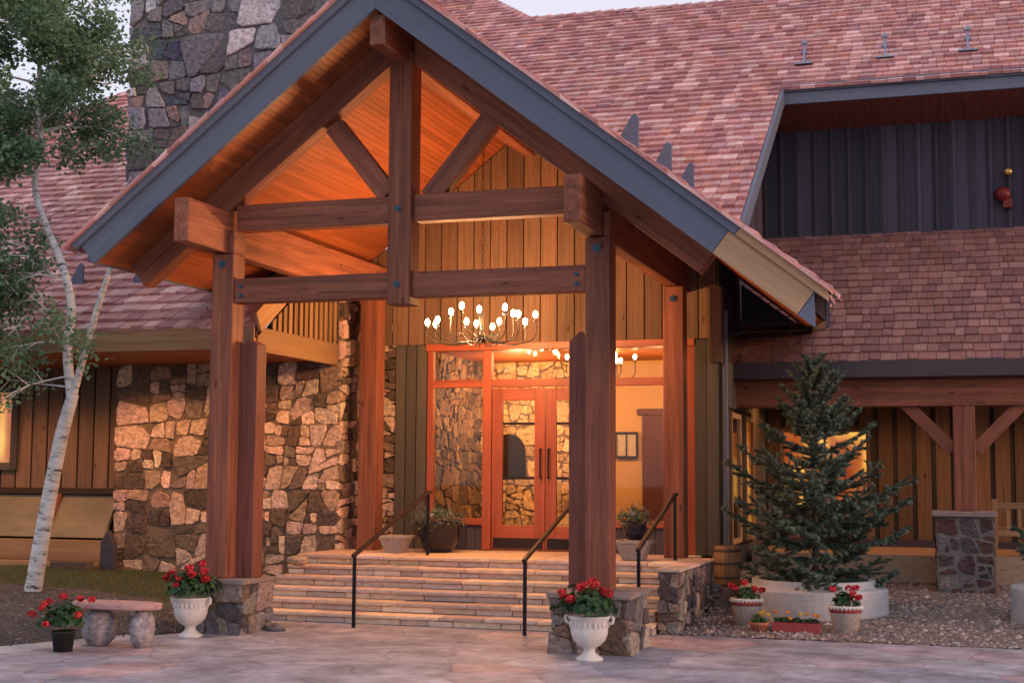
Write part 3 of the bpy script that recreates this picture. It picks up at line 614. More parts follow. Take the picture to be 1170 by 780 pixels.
for x0, x1, hx in ((-7.02, -6.16, -6.22), (-6.15, -5.29, -6.09)):
    mb = MB(); mb.box(x0, x0 + .17, Yf + .03, Yf + .09, .8, 3.29); mb.box(x1 - .17, x1, Yf + .03, Yf + .09, .8, 3.29)
    mb.box(x0 + .17, x1 - .17, Yf + .03, Yf + .09, 3.1, 3.29); mb.box(x0 + .17, x1 - .17, Yf + .03, Yf + .09, .8, 1.17)
    d_ = mb.build('door', M['door'], lodge, bevel=.006)
    mb = MB(); mb.box(x0 + .17, x1 - .17, Yf + .055, Yf + .063, 1.17, 3.1); mb.build('pane', M['glass'], d_)
    for zb in (1.88, 2.72): mb = MB(); mb.box(x0 + .17, x1 - .17, Yf + .04, Yf + .08, zb, zb + .04); mb.build('glazing_bar', M['kick'], d_)
    mb = MB(); mb.box(x0 + .03, x1 - .03, Yf + .018, Yf + .028, .82, .98); mb.build('kick_plate', M['kick'], d_)
    mb = MB(); mb.tube([(hx, Yf + .03, 1.9), (hx, Yf - .03, 1.9), (hx, Yf - .03, 2.35), (hx, Yf + .03, 2.35)], .015, 8); mb.build('handle', M['kick'], d_)
# --- left wing front wall
mb = MB(); boards(mb, (-24, 20.5, 1.68), (1, 0, 0), 10.68, 0, 2.02, .27, .035, .03, hole=(6.75, 8.5, .36, 1.7)); mb.build('siding', M['siding'], lodge)
mb = MB(); mb.box(-24, -13.3, 20.52, 20.7, .2, 3.72, ax=0); mb.build('backing', M['recess'], lodge)
mb = MB(); mb.box(-24, -13.32, 20.36, 20.5, 1.58, 1.68); mb.build('water_table', M['recess'], lodge)
window(-17.2, -15.56, 2.1, 3.3, 20.46, 'litwin', mun=(-16.4,), mat='siding_olive', fw=.13)
mb = MB(); mb.prism([(-24, 20.42, 1.56), (-24, 20.48, 1.56), (-24, 20.1, .86), (-24, 20.02, .88)], (10.6, 0, 0)); mb.build('sloped_panel', M['panel'], lodge)
for x in (-20.5, -18.9, -17.3, -15.9, -14.5): mb = MB(); mb.beam((x, 20.40, 1.58), (x, 20.02, .92), .07, .07); mb.build('panel_rib', M['timber_dark'], lodge)
mb = MB(); mb.box(-24, -13.4, 20.0, 20.3, .5, .84); mb.box(-24, -13.4, 19.9, 20.3, .1, .494); mb.build('base_timber', M['cedar_tan'], lodge, bevel=.01)
# --- rooms behind the glass
mb = MB(); mb.box(-9.2, -3.57, 21.0, 26.6, .7, .78, ax=0); mb.build('lobby_floor', M['carpet'], lodge)
mb = MB(); mb.box(-9.2, -3.57, 21.0, 26.6, 4.15, 4.2, ax=0); mb.build('lobby_ceiling', M['soffit'], lodge)
mb = MB(); mb.box(-6.6, -3.57, 26.5, 26.6, .78, 4.15, ax=0); mb.box(-3.62, -3.58, 21.02, 26.5, .78, 4.15, ax=1); mb.build('lobby_wall', M['plaster'], lodge)
mb = MB(); mo = MB(); stones(mb, (-9.15, 26.45, .78), (1, 0, 0), (0, 0, 1), 2.6, 3.4, .3, [(.6, .44, .26), (.66, .5, .3), (.5, .35, .2)], .03, keep=lambda u, v: not (0.3 < u < .95 and 1.15 < v < 1.9))
stones(mb, (-9.12, 21.05, .78), (0, 1, 0), (0, 0, 1), 5.4, 3.4, .3, [(.2, .13, .08), (.14, .09, .05), (.25, .17, .1), (.1, .07, .045)], .04)
mo.box(-9.2, -6.6, 26.45, 26.6, .78, 4.15, ax=0); mo.box(-9.2, -9.13, 21.05, 26.45, .78, 4.15, ax=1)
iw = mb.build('lobby_stone_wall', M['stone'], lodge); mo.build('mortar', M['mortar'], iw)
mb = MB(); pts = [(-8.88, 26.38, 1.9), (-8.18, 26.38, 1.9)] + [(-8.53 + .35 * math.cos(t * math.pi / 8), 26.38, 2.4 + .35 * math.sin(t * math.pi / 8)) for t in range(9)]; mb.prism(pts, (0, .04, 0)); mb.build('fireplace_opening', M['kick'], lodge)
mb = MB(); mb.box(-5.85, -4.85, 26.4, 26.49, .78, 3.1); mb.box(-5.95, -4.75, 26.38, 26.49, 3.1, 3.22); mb.build('inner_door', M['walnut'], lodge, bevel=.01)
pc = empty('framed_picture', (-6.17, 26.45, 2.3), 'dark framed picture on the yellow lobby wall behind the glass', 'picture')
mb = MB(); mb.box(-6.4, -6.36, 26.42, 26.46, 2.28, 2.78); mb.box(-5.98, -5.94, 26.42, 26.46, 2.28, 2.78); mb.box(-6.36, -5.98, 26.42, 26.46, 2.74, 2.78); mb.box(-6.36, -5.98, 26.42, 26.46, 2.28, 2.32); mb.box(-6.18, -6.16, 26.42, 26.46, 2.32, 2.74); mb.build('frame', M['kick'], pc)
mb = MB(); mb.box(-6.36, -5.98, 26.45, 26.49, 2.32, 2.74); mb.build('print', M['paper'], pc)
# ================================================================== THE ENTRANCE PORTICO
por = empty('portico', (-6.4, 15.6, 0), 'heavy timber entrance portico with gabled roof, king post truss and blue-grey rake boards', 'portico')
TB = M['timber']
def bolt(parent, pts, r=.035, face=(0, -1, 0)):
    for p in pts:
        mb = MB(); p = Vector(p); d = Vector(face); mb.tube([p, p + d * .012, p + d * .0121, p + d * .03], [r, r, r * .45, r * .45], 12); mb.build('bolt', M['bolt'], parent)
# stone piers
for x0, x1, y0, y1 in ((-9.12, -8.36, 15.42, 16.25), (-4.40, -3.52, 15.14, 16.2)):
    mb = MB(); mo = MB(); stonebox(mb, mo, x0, x1, y0, y1, -.02, .62, .3, PAL_PIER, 'FLR', .04, .03)
    p_ = mb.build('stone_pier', M['stone'], por); mo.build('mortar', M['mortar'], p_)
    mb = MB()
    for ix in range(2):
        for iy in range(2):
            a0 = x0 - .04 + ix * (x1 - x0 + .08) / 2; b0 = y0 - .04 + iy * (y1 - y0 + .08) / 2
            mb.box(a0 + .006, a0 + (x1 - x0 + .08) / 2 - .006, b0 + .006, b0 + (y1 - y0 + .08) / 2 - .006, .6 + random.uniform(0, .006), .655 + random.uniform(-.008, .01), col=(.24, .19, .18))
    mb.build('cap', M['step'], p_, bevel=.012)
# front posts
YF = 15.55
for x, inner in ((-8.95, .27), (-4.115, -.25)):
    mb = MB(); mb.box(x, x + .295, YF, YF + .3, .66, 4.68); mb.box(x + .215, x + .295, YF, YF + .3, 4.681, 4.97)
    p_ = mb.build('post', TB, por, bevel=.012)
    bolt(p_, [(x + .14, YF - .001, 4.55)], .05)
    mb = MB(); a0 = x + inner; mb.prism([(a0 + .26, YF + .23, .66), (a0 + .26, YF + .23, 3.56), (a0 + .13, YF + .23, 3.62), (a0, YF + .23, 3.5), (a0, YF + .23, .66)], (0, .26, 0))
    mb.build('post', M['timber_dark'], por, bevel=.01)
# rear posts
for x, y in ((-8.95, 20.12), (-4.12, 19.98)):
    mb = MB(); mb.box(x, x + .3, y, y + .3, .785, 4.68); p_ = mb.build('post', TB, por, bevel=.012)
bolt(p_, [(-3.97, 19.979, 4.5)], .05)
# plate beams running back
for x in (-8.95, -4.115):
    mb = MB(); mb.beam((x + .108, 14.6, 4.955), (x + .108, 20.86, 4.955), .2, .53); mb.build('plate_beam', TB, por, bevel=.014)
mb = MB(); mb.box(-4.03, -3.98, 15.87, 20.86, 5.222, 5.56); mb.build('light_stop_board', M['timber_dark'], por)  # added board, keeps chandelier light off the right-hand soffit
# ties
mb = MB(); mb.box(-8.655, -6.565, YF + .05, YF + .25, 4.97, 5.30); mb.build('tie_beam', TB, por, bevel=.012)
mb = MB(); mb.box(-6.265, -4.12, YF + .05, YF + .25, 4.98, 5.31); mb.build('tie_beam', TB, por, bevel=.012)
for x0, x1, bxs in ((-8.654, -6.565, (-8.56,)), (-6.265, -4.116, (-4.22,))):
    mb = MB(); mb.box(x0, x1, YF + .03, YF + .25, 4.06, 4.365); t_ = mb.build('tie_beam', TB, por, bevel=.012)
    bolt(t_, [(b_, YF + .029, z) for b_ in bxs for z in (4.15, 4.26)], .028)
# king post
mb = MB(); mb.box(-6.565, -6.27, YF - .04, YF + .28, 3.97, 7.06); k_ = mb.build('king_post', TB, por, bevel=.014); bolt(k_, [(-6.43, YF - .041, 5.13), (-6.43, YF - .041, 4.21)], .042)
# top chords
def chord(sg, xe, z0=7.03, th=.43, y0=YF, y1=YF + .24):
    c_, s_ = 1 / math.sqrt(1 + PZ * PZ), PZ / math.sqrt(1 + PZ * PZ)
    xl = AX + sg * .155 if y0 == YF else AX
    ze = z0 - PZ * abs(xe - AX); tp = th * c_
    return [(xl, y0, z0 - PZ * abs(xl - AX)), (xe, y0, ze), (xe + sg * tp * s_, y0, ze + tp * c_), (xl, y0, z0 + th - PZ * abs(xl - AX))]
for sg, xe in ((-1, -9.93), (1, -2.79)):
    mb = MB(); mb.prism(chord(sg, xe), (0, .24, 0)); mb.build('top_chord', TB, por, bevel=.012)
# struts
for p, q in (((-7.36, 6.24), (-6.62, 5.33)), ((-5.29, 6.20), (-6.08, 5.26))):
    mb = MB(); mb.beam((p[0], YF + .145, p[1]), (q[0], YF + .145, q[1]), .17, .25, (0, 0, 1)); mb.build('strut', TB, por, bevel=.01)
# ridge beam
mb = MB(); mb.box(-6.52, -6.32, 14.78, 20.86, 6.93, 7.29); mb.build('ridge_beam', TB, por, bevel=.014)
# soffit boards
c_, s_ = 1 / math.sqrt(1 + PZ * PZ), PZ / math.sqrt(1 + PZ * PZ)
mb = MB(); XL, XR = -10.2, -1.42
def yend(x): return 20.87 if x < -3.4 else np.interp(x, [-3.4, -2.4, -1.4], [23.1, 23.1, 15.1])
for sg, xe in ((-1, XL), (1, XR)):
    t = 0; L_ = abs(xe - AX) / c_
    while t < L_ - .01:
        t1 = min(t + .078, L_) - .006; xa, xb = AX + sg * t * c_, AX + sg * t1 * c_; ye = yend(max(xa, xb)); ys_ = 14.76
        if sg < 0 and xb < -9.3: ye = min(ye, 18.6)
        cuts = [ys_, ys_ + (ye - ys_) * random.uniform(.3, .7), ye]
        for y0, y1 in zip(cuts, cuts[1:]):
            if y1 - y0 < .1 or y1 > ye + .01: continue
            za, zb = sof(xa), sof(xb); g0 = random.random() * 50
            vs = [(xa, y0, za), (xb, y0, zb), (xb, y1 - .003, zb), (xa, y1 - .003, za)]; vs += [(a, b_, z + .02) for a, b_, z in vs]
            gc = [(b_ + g0, (i % 4 in (1, 2)) * .1 + g0, 0) for i, (a, b_, z) in enumerate(vs)]
            mb.add(vs, [(0, 1, 2, 3), (7, 6, 5, 4), (0, 4, 5, 1), (1, 5, 6, 2), (2, 6, 7, 3), (3, 7, 4, 0)], gc)
        t += .078
mb.build('soffit', M['soffit'], por)
# roof deck and shakes
def top(x): return 7.855 - PZ * abs(x - AX)
def yval(x): return 17.45 + (7.88 - PZ * abs(x - AX) - 4.0) / .65
PL = [(-10.47, 14.66), (AX, 14.66), (AX, 23.5), (-10.47, 18.7)]
PR = [(AX, 14.66), (-1.3, 14.66), (-1.3, 15.0), (-2.3, 23.1), (-3.3, 23.1), (-3.35, 20.0), (AX, 23.5)]
for P_ in (PL, PR):
    mb = MB(); slab(mb, [(x, y, top(x) - .35) for x, y in [(min(max(a, -10.2), -1.34), max(b_, 14.77)) for a, b_ in P_]], .33); mb.build('roof_deck', M['deck_dark'], por)
mb = MB()
shakes(mb, (-10.5, 0, top(-10.5)), (0, 1, 0), (c_, 0, s_), [(y, (x + 10.5) / c_) for x, y in PL], .24, SH, .12, .28)
shakes(mb, (-1.28, 0, top(-1.28)), (0, 1, 0), (-c_, 0, s_), [(y, (-1.28 - x) / c_) for x, y in PR], .24, SH, .12, .28)
caps(mb, (AX, 14.62, 7.895), (AX, 23.4, 7.895))
# starter course seen edge-on along the rake
for sg, xe in ((-1, -10.5), (1, -1.27)):
    t = 0; L_ = abs(xe - AX) / c_
    while t < L_:
        t1 = min(L_, t + random.uniform(.2, .3)); xa, xb = AX + sg * t * c_, AX + sg * t1 * c_; kk = random.uniform(.8, 1.2); cc = random.choice(SH)
        mb.prism([(xa, 14.60, top(xa) - .03), (xb, 14.60, top(xb) - .03), (xb, 14.60, top(xb) + .0), (xa, 14.60, top(xa) + .025)], (0, .3, 0), col=tuple(x * kk for x in cc)); t = t1
mb.build('roof', M['shake'], por, label='pink cedar shake roof of the portico')
# rake boards
def rake(sg, x0, x1, zb, h, y0, th, perp0=False, perp1=True):
    tp = h * c_; P0 = zb - PZ * abs(x0 - AX); P1 = zb - PZ * abs(x1 - AX)
    a = [(x0, y0, P0), (x1, y0, P1), (x1 + sg * tp * s_ * perp1, y0, P1 + (tp * c_ if perp1 else h)), (x0 + sg * tp * s_ * perp0, y0, P0 + (tp * c_ if perp0 else h))]
    mb = MB(); mb.prism([a[0], a[1], a[2], a[3]], (0, th, 0)); return mb
F_ = M['fascia']; TN = M['weathered']  # TN: plain tan tone for the right-hand rake section
rake(-1, AX, -10.11, 7.34, .37, 14.70, .06).build('rake_board', F_, por, bevel=.006)
rake(-1, AX, -10.35, 7.712, .115, 14.655, .10).build('rake_trim', F_, por, bevel=.006)
xs = -2.50
rake(1, AX, xs, 7.34, .37, 14.70, .06).build('rake_board', F_, por, bevel=.004)
rake(1, xs + .004, -1.62, 7.34, .37, 14.70, .06, True).build('rake_board', TN, por, bevel=.004, label='tan section of rake board')  # tan-coloured section between the blue-grey boards
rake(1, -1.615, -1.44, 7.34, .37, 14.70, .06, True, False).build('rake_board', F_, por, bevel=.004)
rake(1, AX, xs + .25, 7.712, .115, 14.655, .10).build('rake_trim', F_, por, bevel=.004)
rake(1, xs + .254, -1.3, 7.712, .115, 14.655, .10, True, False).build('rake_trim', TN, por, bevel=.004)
mb = MB(); mb.box(-10.24, -10.2, 14.77, 18.5, 4.52, 4.86); mb.build('rake_trim', F_, por)
mb = MB(); mb.beam((-1.31, 14.76, top(-1.31) - .2), (-2.31, 23.05, top(-2.31) - .2), .04, .42); mb.build('eave_board', M['eave_dark'], por)
# snow fins
def fin(name, x, y, z, s_=1.0, label=''):
    mb = MB(); mb.prism([(x - .17 * s_, y, z - .1), (x + .06 * s_, y, z - .1), (x + .06 * s_, y, z + .31 * s_), (x + .01 * s_, y, z + .36 * s_), (x - .03 * s_, y, z + .33 * s_), (x - .17 * s_, y, z + .08 * s_)], (0, .05, 0))
    o = mb.build('snow_guard', F_, None, bevel=.004); tag(o, label, 'snow guard', 'triangular snow guards on the roofs'); return o
for i, (x, y) in enumerate(((-3.62, 15.9), (-3.22, 15.9), (-2.95, 15.9))):
    fin('snow_guard', x, y, top(x) + .16, (.95, .8, .66)[i], ('triangular grey snow guard standing highest on the portico roof edge', 'triangular grey snow guard standing between two others above the rake board', 'small triangular grey snow guard, the lowest of three on the portico roof edge')[i])
for i, (x, y) in enumerate(((-13.1, 18.7), (-11.95, 18.65))): fin('snow_guard', x, y, mz(y) + .06, .9, ('dark triangular snow guard on the left wing roof beside the aspen limb', 'dark triangular snow guard on the left wing roof under the portico eave')[i])

# ================================================================== STONE STEPS AND PLATFORM
st = empty('stone_steps', (-6.4, 18, 0), 'wide flight of six pink and tan flagstone steps up to the doors', 'steps')
PS = [(.66, .5, .38), (.7, .54, .4), (.56, .43, .37), (.68, .5, .35), (.6, .47, .42), (.74, .6, .46), (.58, .42, .34)]
for kx in range(6):
    zt = .13 * (kx + 1); yn = 18.85 - .34 * (5 - kx); ye = yn + .42 if kx < 5 else 20.95; tr = MB(); ri = MB()
    xl = -9.32; xr = -3.67 - random.uniform(0, .06)
    for mbx, zz0, zz1, yy0, yy1, mn, mxx in ((tr, zt - .052, zt, yn, ye, .5, 1.2), (ri, zt - .13, zt - .052, yn + .05, ye, .25, .8)):
        x = xl
        while x < xr:
            w = min(random.uniform(mn, mxx), xr - x); c0 = random.choice(PS); kk = random.uniform(.82, 1.15)
            if xr - x - w < .15: w = xr - x
            mbx.box(x + .004, x + w - .004, yy0 + random.uniform(-.014, .012), yy1, zz0 + .002, zz1 + random.uniform(-.006, .003), col=tuple(v_ * kk * (1 if mbx is tr else .93) for v_ in c0), ax=0); x += w
    t_ = tr.build('tread' if kx < 5 else 'platform', M['step'], st, bevel=.012); ri.build('riser', M['step'], st, bevel=.008)
mb = MB(); mo = MB(); stonebox(mb, mo, -3.66, -3.40, 17.36, 19.9, -.02, .76, .24, PAL_PIER, 'FR', .035, .02)
w_ = mb.build('cheek_wall', M['stone'], st); mo.build('mortar', M['mortar'], w_)
mb = MB(); y = 17.33
while y < 19.85:
    l_ = random.uniform(.4, .8); l_ = min(l_, 19.92 - y); mb.box(-3.69 + random.uniform(-.01, .01), -3.37, y + .004, y + l_ - .004, .762, .80, col=tuple(v_ * random.uniform(.7, .95) for v_ in random.choice(PS))); y += l_
mb.build('coping', M['step'], w_, bevel=.012)
# handrails
def handrail(x, yb, zb, yt, label):
    h_ = empty('handrail', (x, yb, zb), label, 'handrail', 'dark metal handrails on the steps')
    mb = MB(); mb.box(x - .02, x + .02, yb - .02, yb + .02, zb, zb + .93); mb.build('post', M['iron'], h_, bevel=.003)
    mb = MB(); mb.box(x - .02, x + .02, yt - .02, yt + .02, .78, 1.70); mb.build('post', M['iron'], h_, bevel=.003)
    mb = MB(); mb.beam((x, yb - .06, zb + .90), (x, yt, 1.69), .05, .045); mb.beam((x, yt, 1.69), (x, yt + .12, 1.69), .05, .045); mb.build('rail', M['kick'], h_, bevel=.008)
handrail(-7.46, 16.72, 0, 19.3, 'dark metal handrail on the left side of the stone steps')
handrail(-5.16, 16.66, 0, 19.3, 'dark metal handrail up the middle of the steps before the doors')
handrail(-3.86, 17.2, .13, 19.5, 'dark metal handrail on the right side of the steps behind the timber post')
# boulders where the steps meet the wall
for i, (x, y, z, s_, lb) in enumerate(((-9.05, 18.3, .72, .13, 'rounded tan boulder at the left end of the upper steps'), (-8.22, 16.05, .03, .11, 'small flat grey rock beside the left stone pier'))):
    mb = MB(); mb.ball((x, y, z), s_, 9, 7, (1.3, .9, .55), col=((.4, .3, .22), (.2, .17, .17))[i], jit=.12); tag(mb.build('boulder', M['stone'], smooth=True), lb, 'rock')

# ================================================================== POTS AND FLOWERS
def lobed(mb, c, r, n=(0, 0, 1), k=8):
    """a ruffled round geranium leaf"""
    nn = Vector(n).normalized(); a, b_ = frame(nn, Vector((.3, .1, 1)) if abs(nn.z) < .9 else Vector((0, 1, 0))); c = Vector(c); vs = [c - nn * r * .25]
    o = random.random() * 6
    for i in range(k):
        t = o + 2 * math.pi * i / k; rr = r * (1 if i % 2 else .82); vs.append(c + (a * math.cos(t) + b_ * math.sin(t)) * rr + nn * random.uniform(-.1, .15) * r)
    mb.add(vs, [(0, i + 1, (i + 1) % k + 1) for i in range(k)])
def geranium(root, c, rx, rz, heads, hr=.055, nleaf=260, lr=.035, petal='red_petal', stems=True):
    c = Vector(c); mb = MB()
    for i in range(nleaf):
        t = random.random() * 2 * math.pi; ph = math.acos(random.uniform(-.25, 1)); q = random.uniform(.55, 1) * (1 + .18 * math.sin(3 * t + c.x * 7))
        d = Vector((math.sin(ph) * math.cos(t), math.sin(ph) * math.sin(t), math.cos(ph)))
        p = c + Vector((d.x * rx * q, d.y * rx * q, d.z * rz * q)); lobed(mb, p, lr * random.uniform(.7, 1.25), (d + Vector((random.uniform(-.5, .5), random.uniform(-.5, .5), random.uniform(0, .8)))))
    if stems:
        for i in range(14): t = random.random() * 6.3; mb.tube([c - Vector((0, 0, rz * .3)), c + Vector((math.cos(t) * rx * .6, math.sin(t) * rx * .6, rz * random.uniform(.2, .7)))], .005, 5)
    mb.build('foliage', M['ger_leaf'], root)
    for hx, hy, hz in heads:
        mb = MB(); h_ = c + Vector((hx, hy, hz)); mb.tube([c + Vector((hx * .4, hy * .4, 0)), h_], .004, 5)
        for i in range(34):
            d = Vector((random.gauss(0, 1), random.gauss(0, 1), random.gauss(.25, 1))).normalized(); lobed(mb, h_ + Vector((d.x, d.y, d.z * .75)) * hr * random.uniform(.6, 1), hr * .42, d, 5)
        mb.build('flower_head', M[petal], root)
HD = [(-.20, -.16, .16), (-.06, -.2, .19), (.02, -.1, .27), (.1, -.17, .22), (.19, -.08, .2), (.28, -.1, .12), (-.26, -.1, .13), (.05, .1, .28), (-.1, -.24, .07)]
URN = [(0.145, 0.000), (0.145, 0.026), (0.106, 0.047), (0.066, 0.080), (0.058, 0.108), (0.075, 0.132), (0.123, 0.160), (0.172, 0.211), (0.198, 0.282), (0.201, 0.348), (0.195, 0.404), (0.216, 0.432), (0.231, 0.456), (0.231, 0.470), (0.207, 0.468), (0.194, 0.432), (0.158, 0.423)]
def urn(x, y, label, sd, dx=0):
    random.seed(sd); u = empty('urn_planter', (x, y, 0), label, 'planter', 'white urns of red geraniums')
    mb = MB(); mb.lathe((x, y, 0), URN, 36); mb.build('urn', M['urn'], u, smooth=True)
    mb = MB()
    for i in range(24): a = i * math.pi / 12; mb.ball((x + .199 * math.cos(a), y + .199 * math.sin(a), .376), .017, 6, 5, (1, 1, 2.2))
    mb.build('moulding', M['urn'], u, smooth=True)
    for sg in (-1, 1):
        mb = MB(); mb.tube([(x + sg * .198, y, .376), (x + sg * .255, y, .40), (x + sg * .264, y, .45), (x + sg * .23, y, .47)], [.016, .02, .018, .012], 8); mb.build('handle', M['urn'], u, smooth=True)
    mb = MB(); mb.lathe((x, y, 0), [(.17, .42), (.17, .44), (.02, .455)], 20); mb.build('soil', M['soil'], u)
    geranium(u, (x + dx, y, .56), .33, .22, [(a + random.uniform(-.04, .04), b_, c * .9 + random.uniform(-.02, .05)) for a, b_, c in HD], .058, 330, .04)
urn(-8.86, 15.1, 'white urn of red geraniums beside the left stone pier and bench', 3)
urn(-3.84, 14.72, 'white urn of red geraniums in front of the right stone pier', 5, -.02)
# black nursery pot by the bench
random.seed(11); u = empty('flower_pot', (-9.43, 13.4, 0), 'black plastic pot of red geraniums on the paving by the stone bench', 'flower pot')
mb = MB(); mb.lathe((-9.43, 13.4, 0), [(.1, 0), (.125, .2), (.138, .205), (.138, .225), (.12, .22), (.115, .19)], 24); mb.build('pot', M['blackpot'], u, smooth=True)
geranium(u, (-9.43, 13.4, .33), .25, .2, [(-.38, -.05, .06), (-.22, -.1, .13), (-.2, 0, .2), (-.02, 0, .26), (.2, 0, .24), (.36, -.02, .24), (.26, -.12, .08), (-.09, -.2, -.02), (-.22, -.05, .17)], .05, 260, .038)
# pots beside the round planter
def decopot(x, y, z, r, h_, label, sd, heads, stripe=True):
    random.seed(sd); u = empty('flower_pot', (x, y, z), label, 'flower pot', 'concrete pots of red geraniums by the round planter')
    mb = MB(); mb.lathe((x, y, z), [(r * .66, 0), (r * .72, .02), (r * .9, h_ * .72), (r * .9, h_ * .76)], 28); mb.build('pot', M['potstone'], u, smooth=True)
    mb = MB(); mb.lathe((x, y, z), [(r * .93, h_ * .76), (r * .97, h_ * .9), (r * .9, h_ * .9)], 28); mb.build('painted_band', M['redbox'], u, smooth=True)
    mb = MB(); mb.lathe((x, y, z), [(r * .96, h_ * .9), (r * 1.03, h_ * .93), (r * 1.03, h_), (r * .9, h_), (r * .88, h_ * .92)], 28)
    for i in range(26): a = i * math.pi / 13; mb.ball((x + r * 1.0 * math.cos(a), y + r * 1.0 * math.sin(a), z + h_ * .9), r * .07, 5, 4)
    mb.build('rim', M['urn'], u, smooth=True)
    geranium(u, (x, y, z + h_ + .03), r * .8, r * .6, heads, .05, 120, .035)
decopot(-2.68, 18.2, .05, .2, .36, 'patterned concrete pot of red geraniums left of the flower box', 21, [(-.14, -.08, .1), (-.02, -.1, .17), (.12, -.12, .1), (.2, -.05, .08), (-.2, 0, .12)])
decopot(-1.44, 17.98, .04, .21, .34, 'patterned concrete pot of red geraniums right of the flower box', 22, [(-.14, -.08, .17), (.1, -.1, .12), (.13, -.06, .19), (.17, -.12, .08), (.04, 0, .18)])
random.seed(23); u = empty('flower_pot', (-2.47, 17.78, .02), 'small terracotta pot with yellow marigolds beside the red flower box', 'flower pot')
mb = MB(); mb.lathe((-2.47, 17.78, .02), [(.07, 0), (.115, .1), (.125, .105), (.13, .14), (.115, .14), (.11, .1)], 24); mb.build('pot', M['terracotta'], u, smooth=True)
geranium(u, (-2.47, 17.78, .17), .11, .09, [(.02, -.05, .1), (.06, -.04, .12)], .026, 90, .025, 'yellow_petal')
random.seed(24); u = empty('flower_box', (-2.02, 17.85, .03), 'long dark red wooden box of orange marigolds on the gravel', 'flower box')
mb = MB(); x0, x1, y0, y1, z0, z1 = -2.31, -1.73, 17.75, 17.95, .03, .16
mb.box(x0, x1, y0, y0 + .018, z0, z1); mb.box(x0, x1, y1 - .018, y1, z0, z1); mb.box(x0, x0 + .018, y0 + .019, y1 - .019, z0, z1); mb.box(x1 - .018, x1, y0 + .019, y1 - .019, z0, z1); mb.box(x0 + .02, x1 - .02, y0 + .02, y1 - .02, z0, z0 + .02); mb.build('box', M['redbox'], u, bevel=.004)
mb = MB(); mb.box(x0 + .02, x1 - .02, y0 + .02, y1 - .02, z0 + .021, z1 - .02); mb.build('soil', M['soil'], u)
fo = MB()
for i in range(9):
    fx = x0 + .05 + (x1 - x0 - .1) * i / 8; q = Vector((fx, 17.84, z1 + .02))
    for j in range(22):
        d = Vector((random.gauss(0, 1), random.gauss(0, 1), abs(random.gauss(.3, .8)))).normalized(); lobed(fo, q + d * .05 * random.random(), .02, d)
fo.build('foliage', M['ger_leaf'], u)
for i, (fx, fz, kk) in enumerate(((-2.36, .09, 1), (-2.27, .13, 0), (-2.12, .13, 0), (-2.09, .05, 0), (-1.97, .11, 1), (-1.89, .11, 0), (-1.80, .10, 0), (-1.76, .09, 0))):
    mb = MB(); q = Vector((fx, 17.82, z1 + fz)); mb.tube([(fx * .9 - .2, 17.85, z1), q], .003, 5)
    for j in range(26):
        d = Vector((random.gauss(0, 1), random.gauss(0, 1), random.gauss(.2, 1))).normalized(); lobed(mb, q + Vector((d.x, d.y, d.z * .6)) * .024, .014, d, 5)
    mb.build('flower_head', M['yellow_petal' if kk else 'orange_petal'], u)
# pots on the platform
def tapered(mb, x, y, z, r0, r1, h_):
    prof = [(r0, 0), (r0 * 1.02, .03), (r1 * .93, h_ * .82), (r1 * 1.04, h_ * .84), (r1 * 1.04, h_), (r1 * .85, h_), (r1 * .8, h_ * .85)]
    vs = []; fs = []
    for r, zz in prof:
        for sx, sy in ((-1, -1), (1, -1), (1, 1), (-1, 1)): vs.append((x + sx * r, y + sy * r, z + zz))
    for i in range(len(prof) - 1):
        for k2 in range(4): fs.append((i * 4 + k2, i * 4 + (k2 + 1) % 4, i * 4 + 4 + (k2 + 1) % 4, i * 4 + 4 + k2))
    fs += [(3, 2, 1, 0), tuple(range(len(prof) * 4 - 4, len(prof) * 4))]; mb.add(vs, fs)
mb = MB(); tapered(mb, -8.13, 19.72, .785, .13, .21, .25); tag(mb.build('stone_planter', M['potstone'], bevel=.008), 'small square tapered stone planter, empty, at the left of the platform', 'planter')
mb = MB(); tapered(mb, -4.42, 19.42, .785, .15, .235, .27); tag(mb.build('stone_planter', M['potstone'], bevel=.008), 'square tapered stone planter supporting a dark pot beside the right handrail', 'planter')
